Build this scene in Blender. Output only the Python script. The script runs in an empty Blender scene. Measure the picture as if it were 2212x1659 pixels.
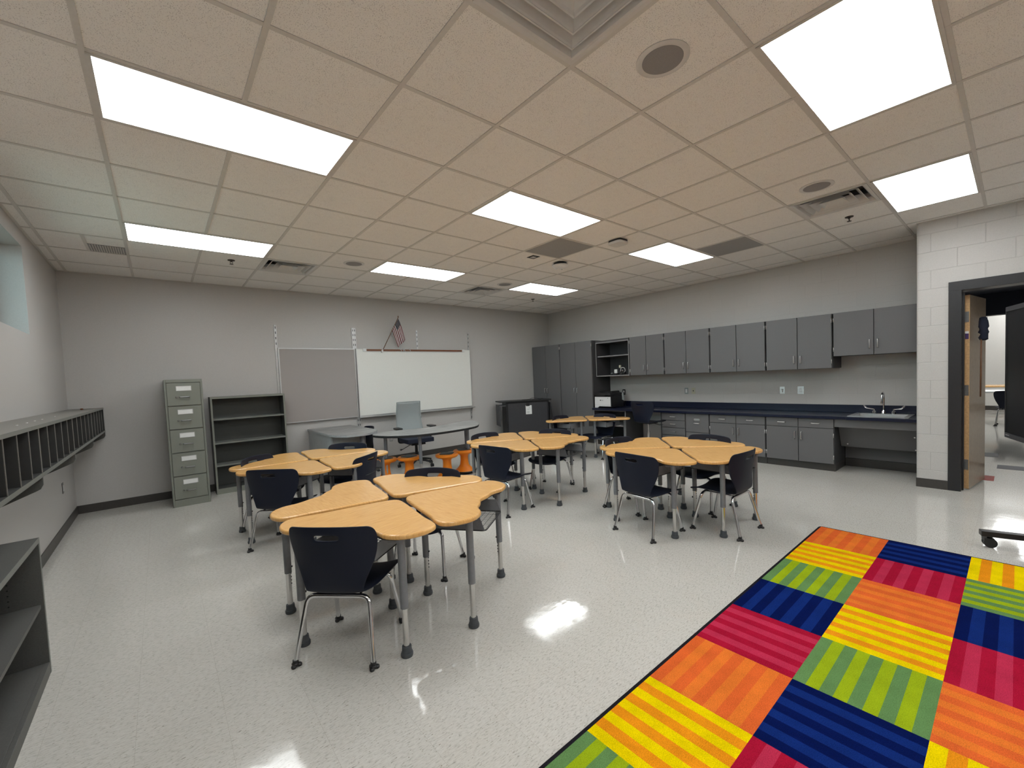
import bpy, bmesh, math, random
from mathutils import Vector, Matrix
random.seed(7)
PI = math.pi
sc = bpy.context.scene
COL = sc.collection

# ------------------------------------------------------------------ camera
W, H = 2212, 1659
FPX = 912.43
cam_d = bpy.data.cameras.new('camera'); cam = bpy.data.objects.new('camera', cam_d); COL.objects.link(cam)
cam_d.sensor_fit = 'HORIZONTAL'; cam_d.sensor_width = 36.0
cam_d.lens = 36.0 * FPX / W
cam_d.shift_x = -6.645 / W
cam_d.shift_y = 27.776 / W
cam_d.clip_start = 0.05
CAM = Vector((0.16836, -2.65682, 1.45780))
yaw, pitch, roll = -0.698499, 1.524539, -0.0434047
R = Matrix.Rotation(yaw, 4, 'Z') @ Matrix.Rotation(pitch, 4, 'X') @ Matrix.Rotation(roll, 4, 'Z')
cam.matrix_world = Matrix.Translation(CAM) @ R
sc.camera = cam

# ------------------------------------------------------------------ world, colour management
world = bpy.data.worlds.new('daylight'); sc.world = world; world.use_nodes = True
bg = world.node_tree.nodes['Background']
wn = world.node_tree
wtc = wn.nodes.new('ShaderNodeTexCoord'); wsp = wn.nodes.new('ShaderNodeSeparateXYZ'); wrp = wn.nodes.new('ShaderNodeValToRGB')
wn.links.new(wtc.outputs['Generated'], wsp.inputs[0]); wn.links.new(wsp.outputs['Z'], wrp.inputs['Fac'])
wrp.color_ramp.elements[0].position = 0.0; wrp.color_ramp.elements[0].color = (0.17, 0.21, 0.20, 1)      # ground outside
wrp.color_ramp.elements[1].position = 0.03; wrp.color_ramp.elements[1].color = (0.62, 0.88, 1.0, 1)     # overcast sky
wn.links.new(wrp.outputs['Color'], bg.inputs['Color'])
bg.inputs['Strength'].default_value = 11.0
sc.view_settings.view_transform = 'Standard'
sc.view_settings.look = 'None'
sc.view_settings.gamma = 1
sc.view_settings.use_curve_mapping = False
sc.view_settings.exposure = 0.0
PANEL_STRENGTH = 11.5
NEXT_ROOM_STRENGTH = 11.0
sc.cycles.max_bounces = 8
sc.cycles.diffuse_bounces = 5
sc.cycles.caustics_reflective = False
sc.cycles.caustics_refractive = False
sc.cycles.sample_clamp_indirect = 6.0

# ------------------------------------------------------------------ materials
def newmat(name):
    m = bpy.data.materials.new(name); m.use_nodes = True
    nt = m.node_tree; b = nt.nodes['Principled BSDF']
    return m, nt, b
def N(nt, t, **kw):
    n = nt.nodes.new(t)
    for k, v in kw.items(): setattr(n, k, v)
    return n
def lk(nt, a, b): nt.links.new(a, b)
def rgba(c): return (c[0], c[1], c[2], 1)
def ramp(nt, fac, stops, interp='LINEAR'):
    r = N(nt, 'ShaderNodeValToRGB'); r.color_ramp.interpolation = interp
    els = r.color_ramp.elements
    while len(els) < len(stops): els.new(0.5)
    for e, (p, c) in zip(els, stops): e.position = p; e.color = rgba(c)
    lk(nt, fac, r.inputs['Fac']); return r.outputs['Color']
def coords(nt, kind='Object', scale=(1, 1, 1), rot=(0, 0, 0)):
    tc = N(nt, 'ShaderNodeTexCoord'); mp = N(nt, 'ShaderNodeMapping')
    mp.inputs['Scale'].default_value = scale; mp.inputs['Rotation'].default_value = rot
    lk(nt, tc.outputs[kind], mp.inputs['Vector']); return mp.outputs['Vector']
def noise(nt, vec, scale, detail=2, rough=0.5):
    n = N(nt, 'ShaderNodeTexNoise'); n.inputs['Scale'].default_value = scale
    n.inputs['Detail'].default_value = detail; n.inputs['Roughness'].default_value = rough
    if vec is not None: lk(nt, vec, n.inputs['Vector'])
    return n.outputs['Fac']
def bump(nt, b, h, strength, dist=0.002):
    n = N(nt, 'ShaderNodeBump'); n.inputs['Strength'].default_value = strength; n.inputs['Distance'].default_value = dist
    lk(nt, h, n.inputs['Height']); lk(nt, n.outputs['Normal'], b.inputs['Normal'])
def simple(name, col, rough=0.5, metal=0.0, var=0.06, scale=40, bmp=0.0, spec=0.5, coat=0.0):
    m, nt, b = newmat(name)
    v = coords(nt)
    f = noise(nt, v, scale, 3)
    c1 = tuple(x * (1 - var) for x in col); c2 = tuple(min(1, x * (1 + var)) for x in col)
    lk(nt, ramp(nt, f, [(0.3, c1), (0.7, c2)]), b.inputs['Base Color'])
    b.inputs['Roughness'].default_value = rough; b.inputs['Metallic'].default_value = metal
    b.inputs['Specular IOR Level'].default_value = spec
    b.inputs['Coat Weight'].default_value = coat
    if bmp: bump(nt, b, f, bmp, 0.001)
    return m
M = {}
M['drywall'] = simple('painted_drywall', (0.50, 0.485, 0.47), 0.42, var=0.03, scale=120, bmp=0.25)
M['bronze'] = simple('dull_bronze', (0.06, 0.045, 0.04), 0.5, 0.5)
M['base'] = simple('vinyl_base', (0.052, 0.047, 0.043), 0.4)
M['grid'] = simple('ceiling_grid_paint', (0.60, 0.58, 0.55), 0.5, var=0.03)
M['white_metal'] = simple('white_diffuser_metal', (0.62, 0.61, 0.60), 0.45, var=0.02)
M['greyperf'] = simple('perforated_grey', (0.27, 0.26, 0.265), 0.7, var=0.12, scale=400)
M['mask_grey'] = simple('filter_grey', (0.31, 0.31, 0.31), 0.8, var=0.1, scale=200)
M['black_paint'] = simple('black_paint', (0.012, 0.012, 0.014), 0.35)
M['black_plastic'] = simple('black_plastic', (0.012, 0.012, 0.013), 0.45)
M['navy'] = simple('navy_plastic', (0.006, 0.009, 0.022), 0.5, var=0.08, scale=300, bmp=0.15, spec=0.3)
M['navy_fabric'] = simple('navy_fabric', (0.010, 0.014, 0.032), 0.85, var=0.15, scale=200)
M['chrome'] = simple('chrome', (0.72, 0.72, 0.73), 0.09, 1.0, var=0.01)
M['nickel'] = simple('brushed_nickel', (0.62, 0.61, 0.60), 0.28, 1.0, var=0.05)
M['tubechrome'] = simple('satin_chrome', (0.66, 0.65, 0.64), 0.17, 1.0, var=0.02)
M['steel'] = simple('stainless', (0.74, 0.74, 0.74), 0.34, 1.0, var=0.06)
M['greyleg'] = simple('grey_powdercoat', (0.185, 0.19, 0.205), 0.45)
M['greyrub'] = simple('grey_rubber', (0.065, 0.072, 0.08), 0.6)
M['laminate'] = simple('grey_laminate', (0.128, 0.126, 0.128), 0.45, var=0.05, scale=250, bmp=0.05)
M['laminate_in'] = simple('laminate_shaded', (0.06, 0.059, 0.062), 0.5, var=0.05, scale=250)  # body colour darkened: shade of the gaps around the doors put into it
M['lamedge'] = simple('laminate_edge', (0.24, 0.235, 0.24), 0.5)
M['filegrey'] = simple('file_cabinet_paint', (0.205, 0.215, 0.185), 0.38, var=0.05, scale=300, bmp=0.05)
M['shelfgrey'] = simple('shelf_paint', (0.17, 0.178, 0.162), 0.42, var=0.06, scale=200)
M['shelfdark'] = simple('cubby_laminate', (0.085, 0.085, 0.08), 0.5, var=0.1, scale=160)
M['cubbyin'] = simple('cubby_inside_shaded', (0.028, 0.028, 0.027), 0.6)  # shade inside the compartments put into the colour
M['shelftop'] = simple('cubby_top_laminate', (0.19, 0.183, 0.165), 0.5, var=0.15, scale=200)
M['shelfin'] = simple('shelf_paint_shaded', (0.062, 0.066, 0.062), 0.45, var=0.06, scale=200)  # same shelf paint, with the shade of the bookcase interior put into its colour
M['counter'] = simple('navy_counter', (0.004, 0.0065, 0.024), 0.3, var=0.12, scale=300)
M['alu'] = simple('aluminium', (0.58, 0.58, 0.58), 0.35, 0.6, var=0.03)
M['whiteboard'] = simple('whiteboard', (0.80, 0.80, 0.76), 0.22, var=0.01)
M['tack'] = simple('tackboard_fabric', (0.37, 0.34, 0.325), 0.9, var=0.14, scale=500, bmp=0.3)
M['cork'] = simple('cork_strip', (0.19, 0.075, 0.035), 0.8, var=0.25, scale=200)
M['white'] = simple('white_plastic', (0.72, 0.72, 0.72), 0.4, var=0.02)
M['ivory'] = simple('ivory_plastic', (0.52, 0.50, 0.38), 0.4, var=0.02)
M['label'] = simple('label_card', (0.78, 0.79, 0.78), 0.5, var=0.02)
M['ink'] = simple('ink', (0.04, 0.045, 0.05), 0.6)
M['inkgrey'] = simple('grey_ink', (0.35, 0.36, 0.37), 0.6)
M['orange'] = simple('orange_plastic', (0.90, 0.255, 0.010), 0.42, var=0.04, scale=100)
M['mesh_grey'] = simple('grey_mesh', (0.30, 0.33, 0.33), 0.75, var=0.08, scale=400)
M['frame_dark'] = simple('door_frame_paint', (0.017, 0.017, 0.019), 0.4)
M['hinge'] = simple('dull_hinge_steel', (0.22, 0.22, 0.22), 0.4, 0.7)
M['birch'] = simple('birch_edge', (0.55, 0.34, 0.16), 0.45, var=0.15, scale=60)
M['doorface'] = simple('door_veneer', (0.34, 0.255, 0.18), 0.25, var=0.05, scale=30, coat=0.3)
M['glossblack'] = simple('display_glass', (0.006, 0.006, 0.007), 0.35, spec=0.25)
M['dispgrey'] = simple('display_bezel', (0.04, 0.04, 0.045), 0.4)
M['navypaint'] = simple('navy_bulkhead', (0.007, 0.009, 0.022), 0.6)
M['red'] = simple('red_fabric', (0.14, 0.008, 0.014), 0.8)
M['flagwhite'] = simple('white_fabric', (0.62, 0.58, 0.58), 0.8)
M['wire'] = simple('dark_wire', (0.035, 0.037, 0.04), 0.45, 0.3)
M['brownwood'] = simple('brown_pole', (0.16, 0.07, 0.03), 0.5)
M['purple'] = simple('purple_sticker', (0.06, 0.03, 0.12), 0.4)
M['nextwall'] = simple('bright_painted_block', (0.62, 0.61, 0.58), 0.5, var=0.02)
M['tilered'] = simple('red_floor_tile', (0.40, 0.04, 0.03), 0.5, spec=0.1)
M['tileblack'] = simple('black_floor_tile', (0.02, 0.02, 0.024), 0.5, spec=0.1)
M['tilegrey'] = simple('grey_floor_tile', (0.10, 0.10, 0.11), 0.5, spec=0.1)

# block wall
def block_mat(name, axis, col, mort=0.92, bs=0.6):
    m, nt, b = newmat(name)
    tc = N(nt, 'ShaderNodeTexCoord'); sp = N(nt, 'ShaderNodeSeparateXYZ'); cb = N(nt, 'ShaderNodeCombineXYZ')
    lk(nt, tc.outputs['Object'], sp.inputs[0])
    lk(nt, sp.outputs[axis], cb.inputs['X']); lk(nt, sp.outputs['Z'], cb.inputs['Y'])
    br = N(nt, 'ShaderNodeTexBrick'); br.offset = 0.5
    for k, v in (('Scale', 1.0), ('Mortar Size', 0.005), ('Mortar Smooth', 0.6), ('Brick Width', 0.4064), ('Row Height', 0.2032)):
        br.inputs[k].default_value = v
    br.inputs['Color1'].default_value = rgba(col); br.inputs['Color2'].default_value = rgba([c * 0.98 for c in col])
    br.inputs['Mortar'].default_value = rgba([c * mort for c in col])
    lk(nt, cb.outputs[0], br.inputs['Vector'])
    f = noise(nt, tc.outputs['Object'], 160, 3)
    mx = N(nt, 'ShaderNodeMix', data_type='RGBA', blend_type='MULTIPLY'); mx.inputs['Factor'].default_value = 1
    lk(nt, br.outputs['Color'], mx.inputs['A']); lk(nt, ramp(nt, f, [(0.3, (0.93, 0.93, 0.93)), (0.6, (1, 1, 1))]), mx.inputs['B'])
    lk(nt, mx.outputs['Result'], b.inputs['Base Color'])
    b.inputs['Roughness'].default_value = 0.45
    ad = N(nt, 'ShaderNodeMath', operation='MULTIPLY_ADD'); ad.inputs[1].default_value = -1.6
    lk(nt, br.outputs['Fac'], ad.inputs[0]); lk(nt, f, ad.inputs[2])
    bump(nt, b, ad.outputs[0], bs, 0.0025)
    return m
M['block_y'] = block_mat('block_wall_paint', 'Y', (0.53, 0.515, 0.495))
M['block_r'] = block_mat('block_wall_paint_c', 'Y', (0.53, 0.515, 0.495), 0.965, 0.3)
M['block_x'] = block_mat('block_wall_paint_b', 'X', (0.51, 0.50, 0.48), 0.97, 0.25)

# floor: 12 inch vinyl tiles with directional flecks
def floor_mat():
    m, nt, b = newmat('waxed_vinyl_tile')
    tc = N(nt, 'ShaderNodeTexCoord'); v = tc.outputs['Object']
    ck = N(nt, 'ShaderNodeTexChecker'); ck.inputs['Scale'].default_value = 1 / 0.3048
    ck.inputs['Color1'].default_value = (0, 0, 0, 1); ck.inputs['Color2'].default_value = (1, 1, 1, 1)
    lk(nt, v, ck.inputs['Vector'])
    def streak(rot, sx, sy, scale, seed):
        mp = N(nt, 'ShaderNodeMapping'); mp.inputs['Rotation'].default_value = (0, 0, rot); mp.inputs['Scale'].default_value = (sx, sy, 1)
        mp.inputs['Location'].default_value = (seed, seed * 2, 0)
        lk(nt, v, mp.inputs['Vector']); return noise(nt, mp.outputs[0], scale, 3, 0.6)
    def mixf(a, bb):
        mx = N(nt, 'ShaderNodeMix', data_type='FLOAT'); lk(nt, ck.outputs['Fac'], mx.inputs['Factor'])
        lk(nt, a, mx.inputs['A']); lk(nt, bb, mx.inputs['B']); return mx.outputs['Result']
    f1 = mixf(streak(0.5, 1, 4.0, 40, 0), streak(0.5 + PI / 2, 1, 4.0, 40, 3))
    f2 = mixf(streak(0.35, 1, 3.0, 62, 9), streak(0.35 + PI / 2, 1, 3.0, 62, 5))
    base = ramp(nt, f1, [(0.30, (0.40, 0.385, 0.35)), (0.45, (0.55, 0.535, 0.495)), (0.62, (0.60, 0.585, 0.545))])
    fl = ramp(nt, f2, [(0.31, (0.42, 0.38, 0.33)), (0.385, (1, 1, 1)), (0.66, (1, 1, 1)), (0.72, (1.1, 1.1, 1.1))])
    mx = N(nt, 'ShaderNodeMix', data_type='RGBA', blend_type='MULTIPLY'); mx.inputs['Factor'].default_value = 1
    lk(nt, base, mx.inputs['A']); lk(nt, fl, mx.inputs['B'])
    # tile seams
    br = N(nt, 'ShaderNodeTexBrick'); br.offset = 0.0
    for k, val in (('Scale', 1.0), ('Mortar Size', 0.0009), ('Mortar Smooth', 0.3), ('Brick Width', 0.3048), ('Row Height', 0.3048)):
        br.inputs[k].default_value = val
    br.inputs['Color1'].default_value = (1, 1, 1, 1); br.inputs['Color2'].default_value = (0.97, 0.97, 0.965, 1); br.inputs['Mortar'].default_value = (0.82, 0.80, 0.78, 1)
    lk(nt, v, br.inputs['Vector'])
    m2 = N(nt, 'ShaderNodeMix', data_type='RGBA', blend_type='MULTIPLY'); m2.inputs['Factor'].default_value = 1
    lk(nt, mx.outputs['Result'], m2.inputs['A']); lk(nt, br.outputs['Color'], m2.inputs['B'])
    lk(nt, m2.outputs['Result'], b.inputs['Base Color'])
    rn = noise(nt, v, 3.0, 3)
    rr = N(nt, 'ShaderNodeMapRange'); rr.inputs['From Min'].default_value = 0.3; rr.inputs['From Max'].default_value = 0.7
    rr.inputs['To Min'].default_value = 0.03; rr.inputs['To Max'].default_value = 0.12
    lk(nt, rn, rr.inputs['Value']); lk(nt, rr.outputs['Result'], b.inputs['Roughness'])
    b.inputs['Specular IOR Level'].default_value = 0.5
    bn = noise(nt, v, 9.0, 2, 0.5); bump(nt, b, bn, 0.22, 0.003)
    return m
M['floor'] = floor_mat()

def ceil_mat():
    m, nt, b = newmat('acoustic_tile')
    tc = N(nt, 'ShaderNodeTexCoord'); v = tc.outputs['Object']
    vo = N(nt, 'ShaderNodeTexVoronoi'); vo.inputs['Scale'].default_value = 165; lk(nt, v, vo.inputs['Vector'])
    nz = noise(nt, v, 22, 3)
    ad = N(nt, 'ShaderNodeMath', operation='MULTIPLY_ADD'); ad.inputs[1].default_value = 0.25
    lk(nt, nz, ad.inputs[0]); lk(nt, vo.outputs['Distance'], ad.inputs[2])
    col = ramp(nt, ad.outputs[0], [(0.26, (0.30, 0.28, 0.26)), (0.345, (0.79, 0.77, 0.75)), (0.8, (0.85, 0.83, 0.80))])
    lk(nt, col, b.inputs['Base Color']); b.inputs['Roughness'].default_value = 0.9
    bump(nt, b, noise(nt, v, 60, 4), 0.6, 0.002)
    return m
M['ceiling'] = ceil_mat()

def oak_mat():
    m, nt, b = newmat('oak_laminate')
    v = coords(nt, 'Object', (1, 1, 1), (0, 0, 0.5))
    wn = noise(nt, v, 2.2, 3)
    mp = N(nt, 'ShaderNodeMapping'); mp.inputs['Scale'].default_value = (3.0, 48, 1)
    ad = N(nt, 'ShaderNodeVectorMath', operation='ADD'); 
    sc_ = N(nt, 'ShaderNodeVectorMath', operation='SCALE'); cb = N(nt, 'ShaderNodeCombineXYZ'); lk(nt, wn, cb.inputs['Y'])
    lk(nt, cb.outputs[0], sc_.inputs[0]); sc_.inputs['Scale'].default_value = 0.10
    lk(nt, v, ad.inputs[0]); lk(nt, sc_.outputs[0], ad.inputs[1]); lk(nt, ad.outputs[0], mp.inputs['Vector'])
    g = noise(nt, mp.outputs[0], 3.2, 5, 0.65)
    c = ramp(nt, g, [(0.28, (0.58, 0.30, 0.09)), (0.42, (0.72, 0.395, 0.13)), (0.58, (0.79, 0.455, 0.155)), (0.75, (0.82, 0.49, 0.175))])
    lk(nt, c, b.inputs['Base Color']); b.inputs['Roughness'].default_value = 0.22; b.inputs['Coat Weight'].default_value = 0.25
    b.inputs['Coat Roughness'].default_value = 0.12
    return m
M['oak'] = oak_mat()
def greywood_mat():
    m, nt, b = newmat('grey_wood_laminate')
    v = coords(nt, 'Object', (1.2, 14, 1))
    g = noise(nt, v, 2.4, 5, 0.6)
    c = ramp(nt, g, [(0.34, (0.10, 0.10, 0.10)), (0.5, (0.24, 0.24, 0.235)), (0.66, (0.42, 0.42, 0.41))])
    lk(nt, c, b.inputs['Base Color']); b.inputs['Roughness'].default_value = 0.35
    return m
M['greywood'] = greywood_mat()
M['greypanel'] = simple('grey_desk_panel', (0.36, 0.37, 0.37), 0.4, var=0.06, scale=15)

def carpet(name, col, var=0.22):
    m, nt, b = newmat(name)
    v = coords(nt, 'Object')
    f = noise(nt, v, 260, 2); g = noise(nt, v, 9, 3)
    a = N(nt, 'ShaderNodeMath', operation='MULTIPLY_ADD'); a.inputs[1].default_value = 0.5; lk(nt, g, a.inputs[0]); lk(nt, f, a.inputs[2])
    lk(nt, ramp(nt, a.outputs[0], [(0.5, tuple(x * (1 - var) for x in col)), (0.95, tuple(min(1, x * (1 + var)) for x in col))]), b.inputs['Base Color'])
    b.inputs['Roughness'].default_value = 0.95; b.inputs['Specular IOR Level'].default_value = 0.1
    b.inputs['Specular IOR Level'].default_value = 0.03
    bump(nt, b, f, 0.8, 0.004)
    return m
RUG = dict(o1=(0.78, 0.14, 0.03), o2=(0.83, 0.20, 0.03), y=(0.88, 0.66, 0.0), yo=(0.86, 0.30, 0.01), g=(0.13, 0.26, 0.09), gl=(0.33, 0.44, 0.01),
           b=(0.002, 0.008, 0.075), bl=(0.006, 0.024, 0.16), r=(0.40, 0.008, 0.035), rl=(0.52, 0.03, 0.08))
for k, c in RUG.items(): M['rug_' + k] = carpet('rug_pile_' + k, tuple(x * 0.9 for x in c), 0.22)
M['rug_bind'] = carpet('rug_binding', (0.015, 0.014, 0.018))

def emis(name, col, s):
    m, nt, b = newmat(name)
    b.inputs['Base Color'].default_value = (0.8, 0.8, 0.8, 1)
    b.inputs['Emission Color'].default_value = rgba(col); b.inputs['Emission Strength'].default_value = s
    # slight brighter rim like an edge-lit panel is left to the fixture itself
    return m
M['panel'] = emis('led_diffuser', (0.965, 0.995, 1.0), PANEL_STRENGTH)
M['panel2'] = emis('led_diffuser_next_room', (0.98, 0.995, 1.0), NEXT_ROOM_STRENGTH)
def glass_mat():
    m, nt, b = newmat('window_glass')
    out = nt.nodes['Material Output']
    tr = N(nt, 'ShaderNodeBsdfTransparent'); tr.inputs['Color'].default_value = (0.86, 0.95, 0.93, 1)
    gl = N(nt, 'ShaderNodeBsdfGlossy'); gl.inputs['Roughness'].default_value = 0.02
    fr = N(nt, 'ShaderNodeFresnel'); mx = N(nt, 'ShaderNodeMixShader')
    lk(nt, fr.outputs[0], mx.inputs[0]); lk(nt, tr.outputs[0], mx.inputs[1]); lk(nt, gl.outputs[0], mx.inputs[2]); lk(nt, mx.outputs[0], out.inputs['Surface'])
    return m
M['glass'] = glass_mat()

# ------------------------------------------------------------------ mesh helpers
def obj(name, bm, mat, parent=None, bevel=0, seg=2, smooth=False, loc=None, rotz=None):
    me = bpy.data.meshes.new(name); bmesh.ops.recalc_face_normals(bm, faces=bm.faces[:])
    if not smooth:
        for e_ in bm.edges:
            if len(e_.link_faces) == 2 and e_.calc_face_angle(0) > 0.7: e_.smooth = False
    bm.to_mesh(me); bm.free()
    mats = mat if isinstance(mat, (list, tuple)) else [mat]
    for m in mats: me.materials.append(m)
    if smooth:
        for p in me.polygons: p.use_smooth = True
    o = bpy.data.objects.new(name, me); COL.objects.link(o)
    if parent is not None: o.parent = parent
    if loc is not None: o.location = loc
    if rotz is not None: o.rotation_euler = (0, 0, rotz)
    if bevel:
        b = o.modifiers.new('bevel', 'BEVEL'); b.width = bevel; b.segments = seg; b.limit_method = 'ANGLE'; b.angle_limit = 0.6
    return o
def B(): return bmesh.new()
def box(bm, x0, x1, y0, y1, z0, z1, mi=0):
    vs = [bm.verts.new((x, y, z)) for x in (x0, x1) for y in (y0, y1) for z in (z0, z1)]
    for f in ((0, 1, 3, 2), (4, 6, 7, 5), (0, 4, 5, 1), (2, 3, 7, 6), (0, 2, 6, 4), (1, 5, 7, 3)):
        bm.faces.new([vs[i] for i in f]).material_index = mi
    return bm
def bx(*a): return box(B(), *a)
def frame_of(d):
    d = d.normalized(); u = d.cross(Vector((0, 0, 1)))
    if u.length < 1e-4: u = Vector((1, 0, 0))
    u.normalize(); return u, d.cross(u).normalized()
def tube(bm, pts, r, n=10, cap=True, mi=0):
    pts = [Vector(p) for p in pts]; rs = r if isinstance(r, (list, tuple)) else [r] * len(pts)
    rings = []; pu = None
    for i, p in enumerate(pts):
        d = (pts[min(i + 1, len(pts) - 1)] - pts[max(i - 1, 0)])
        if pu is None: u, w = frame_of(d)
        else:
            dn = d.normalized(); u = (pu - dn * pu.dot(dn)).normalized(); w = dn.cross(u)
        pu = u
        rings.append([bm.verts.new(p + (u * math.cos(2 * PI * k / n) + w * math.sin(2 * PI * k / n)) * rs[i]) for k in range(n)])
    for a, b in zip(rings, rings[1:]):
        for k in range(n): 
            f = bm.faces.new((a[k], a[(k + 1) % n], b[(k + 1) % n], b[k])); f.smooth = True; f.material_index = mi
    if cap:
        bm.faces.new(rings[0][::-1]).material_index = mi; bm.faces.new(rings[-1]).material_index = mi
    return bm
def lathe(bm, prof, c=(0, 0), n=20, mi=0):
    rings = []
    for r, z in prof:
        rings.append([bm.verts.new((c[0] + r * math.cos(2 * PI * k / n), c[1] + r * math.sin(2 * PI * k / n), z)) for k in range(n)])
    for a, b in zip(rings, rings[1:]):
        for k in range(n):
            f = bm.faces.new((a[k], a[(k + 1) % n], b[(k + 1) % n], b[k])); f.smooth = True; f.material_index = mi
    bm.faces.new(rings[0][::-1]).material_index = mi; bm.faces.new(rings[-1]).material_index = mi
    return bm
def prism(bm, poly, z0, z1, mi=0, axis='Z'):
    def P(a, b, z): return {'Z': (a, b, z), 'Y': (a, z, b), 'X': (z, a, b)}[axis]
    lo = [bm.verts.new(P(a, b, z0)) for a, b in poly]; hi = [bm.verts.new(P(a, b, z1)) for a, b in poly]
    n = len(poly)
    for i in range(n): bm.faces.new((lo[i], lo[(i + 1) % n], hi[(i + 1) % n], hi[i])).material_index = mi
    bm.faces.new(lo[::-1]).material_index = mi; bm.faces.new(hi).material_index = mi
    return bm
def bend(pts, r, n=5):
    """round the corners of a polyline"""
    pts = [Vector(p) for p in pts]; out = [pts[0]]
    for a, b, c in zip(pts, pts[1:], pts[2:]):
        d1 = (a - b); d2 = (c - b); k = min(r, d1.length * 0.49, d2.length * 0.49)
        p = b + d1.normalized() * k; q = b + d2.normalized() * k
        for i in range(n + 1):
            t = i / n; out.append(p * (1 - t) ** 2 + b * 2 * t * (1 - t) + q * t * t)
    out.append(pts[-1]); return out
def cr(c, n=4):
    out = []; L = len(c)
    for i in range(L):
        p0, p1, p2, p3 = [Vector(c[(i + k) % L]) for k in (-1, 0, 1, 2)]
        for j in range(n):
            t = j / n; out.append(0.5 * ((2 * p1) + (-p0 + p2) * t + (2 * p0 - 5 * p1 + 4 * p2 - p3) * t * t + (-p0 + 3 * p1 - 3 * p2 + p3) * t ** 3))
    return out
def tag(o, label, cat, group=None, kind=None):
    o['label'] = label; o['category'] = cat
    if group: o['group'] = group
    if kind: o['kind'] = kind
    return o
def thing(name, label, cat, loc=(0, 0, 0), rotz=0, group=None):
    o = bpy.data.objects.new(name, None); COL.objects.link(o); o.empty_display_size = 0.1
    o.location = loc; o.rotation_euler = (0, 0, rotz); return tag(o, label, cat, group)
def struct(name, bm, mat, **kw):
    o = obj(name, bm, mat, **kw); o['kind'] = 'structure'; return o
def dup(root, loc, rotz, label, group=None):
    r = root.copy(); COL.objects.link(r); r.location = loc; r.rotation_euler = (0, 0, rotz); r['label'] = label
    if group: r['group'] = group
    for ch in list(root.children):
        c = ch.copy(); COL.objects.link(c); c.parent = r
        for g in list(ch.children):
            d = g.copy(); COL.objects.link(d); d.parent = c
    return r
D = math.radians

# ------------------------------------------------------------------ room shell
XL, XR, XP, YB, YP, YN, HC = -0.70, 7.62, 6.79, 4.82, -1.915, -6.9, 2.985
T = 0.6096
XF = 17.5
struct('floor', bx(XL - 0.3, XF + 0.3, YN - 0.2, YB + 0.2, -0.1, 0.0), M['floor'])
HOLES = ((2, -3), (8, -3), (2, 5), (7, 5))
def ceiling_sheet():
    f = B(); xs = {XL - 0.3, 12.0}; ys = {YN - 0.2, YB + 0.2}
    hs_ = 0.5 * T - 0.02
    for c_, r_ in HOLES:
        xs |= {(c_ + 0.5) * T - hs_, (c_ + 0.5) * T + hs_}; ys |= {(r_ + 0.5) * T - hs_, (r_ + 0.5) * T + hs_}
    xs = sorted(xs); ys = sorted(ys)
    V = {(i, j): f.verts.new((x, y, HC)) for i, x in enumerate(xs) for j, y in enumerate(ys)}
    for i in range(len(xs) - 1):
        for j in range(len(ys) - 1):
            cx_, cy_ = (xs[i] + xs[i + 1]) / 2 / T - 0.5, (ys[j] + ys[j + 1]) / 2 / T - 0.5
            q = [V[i, j], V[i + 1, j], V[i + 1, j + 1], V[i, j + 1]]
            if any(abs(cx_ - c_) < 0.1 and abs(cy_ - r_) < 0.1 for c_, r_ in HOLES):
                up = [f.verts.new(v.co + Vector((0, 0, 0.14))) for v in q]
                for k in range(4): f.faces.new((q[k], q[(k + 1) % 4], up[(k + 1) % 4], up[k]))
                f.faces.new(up)
            else: f.faces.new(q)
    return f
struct('ceiling', ceiling_sheet(), M['ceiling'])
struct('ceiling', bx(XL - 0.3, 12.0, YN - 0.2, YB + 0.2, HC + 0.15, HC + 0.2), M['ceiling'])
struct('ceiling', bx(12.0, XF + 0.3, YN - 0.2, YB + 0.2, HC, HC + 0.08), M['ceiling'])
# T-bar grid
g = B(); hw = 0.012; z0 = HC - 0.005
def in_room(x, y): return x < XR and (y > YP or x < XP)
k = -1
while k * T < XR:
    x = k * T; ylo = YN if x < XP else YP
    if x + hw < XR: box(g, x - hw, x + hw, ylo, YB, z0, HC + 0.001)
    k += 1
k = int(math.floor(YN / T)) + 1
while k * T < YB:
    y = k * T; xhi = XR if y > YP else XP
    box(g, XL, xhi, y - hw, y + hw, z0 + 0.0007, HC + 0.001)
    k += 1
box(g, -0.5 * T - hw, -0.5 * T + hw, 5 * T, 6 * T, z0 + 0.0003, HC + 0.001)
for a in ((XL, XL + 0.02, YN, YB), (XL, XR, YB - 0.02, YB), (XR - 0.02, XR, YP, YB), (XP - 0.02, XP, YN, YP)):
    box(g, a[0], a[1], a[2], a[3], z0 + 0.001, HC + 0.0012)
struct('trim_1', g, M['grid'])
# left wall with a high window opening
WY0, WY1, WZ0, WZ1 = 1.25, 3.13, 2.035, 2.832
w = B()
box(w, XL - 0.26, XL, YN, WY0, 0, HC); box(w, XL - 0.26, XL, WY1, YB + 0.2, 0, HC)
box(w, XL - 0.26, XL, WY0, WY1, 0, WZ0); box(w, XL - 0.26, XL, WY0, WY1, WZ1, HC)
struct('wall_left', w, M['drywall'])
wf = B()
for (a, b2, c, d2) in ((WY0, WY1, WZ0, WZ0 + 0.04), (WY0, WY1, WZ1 - 0.04, WZ1), (WY0, WY0 + 0.04, WZ0, WZ1), (WY1 - 0.04, WY1, WZ0, WZ1)):
    box(wf, XL - 0.255, XL - 0.215, a, b2, c, d2)
win = struct('window_1', wf, M['alu'])
obj('window_pane', bx(XL - 0.24, XL - 0.234, WY0 + 0.04, WY1 - 0.04, WZ0 + 0.04, WZ1 - 0.04), M['glass'], win)
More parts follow.
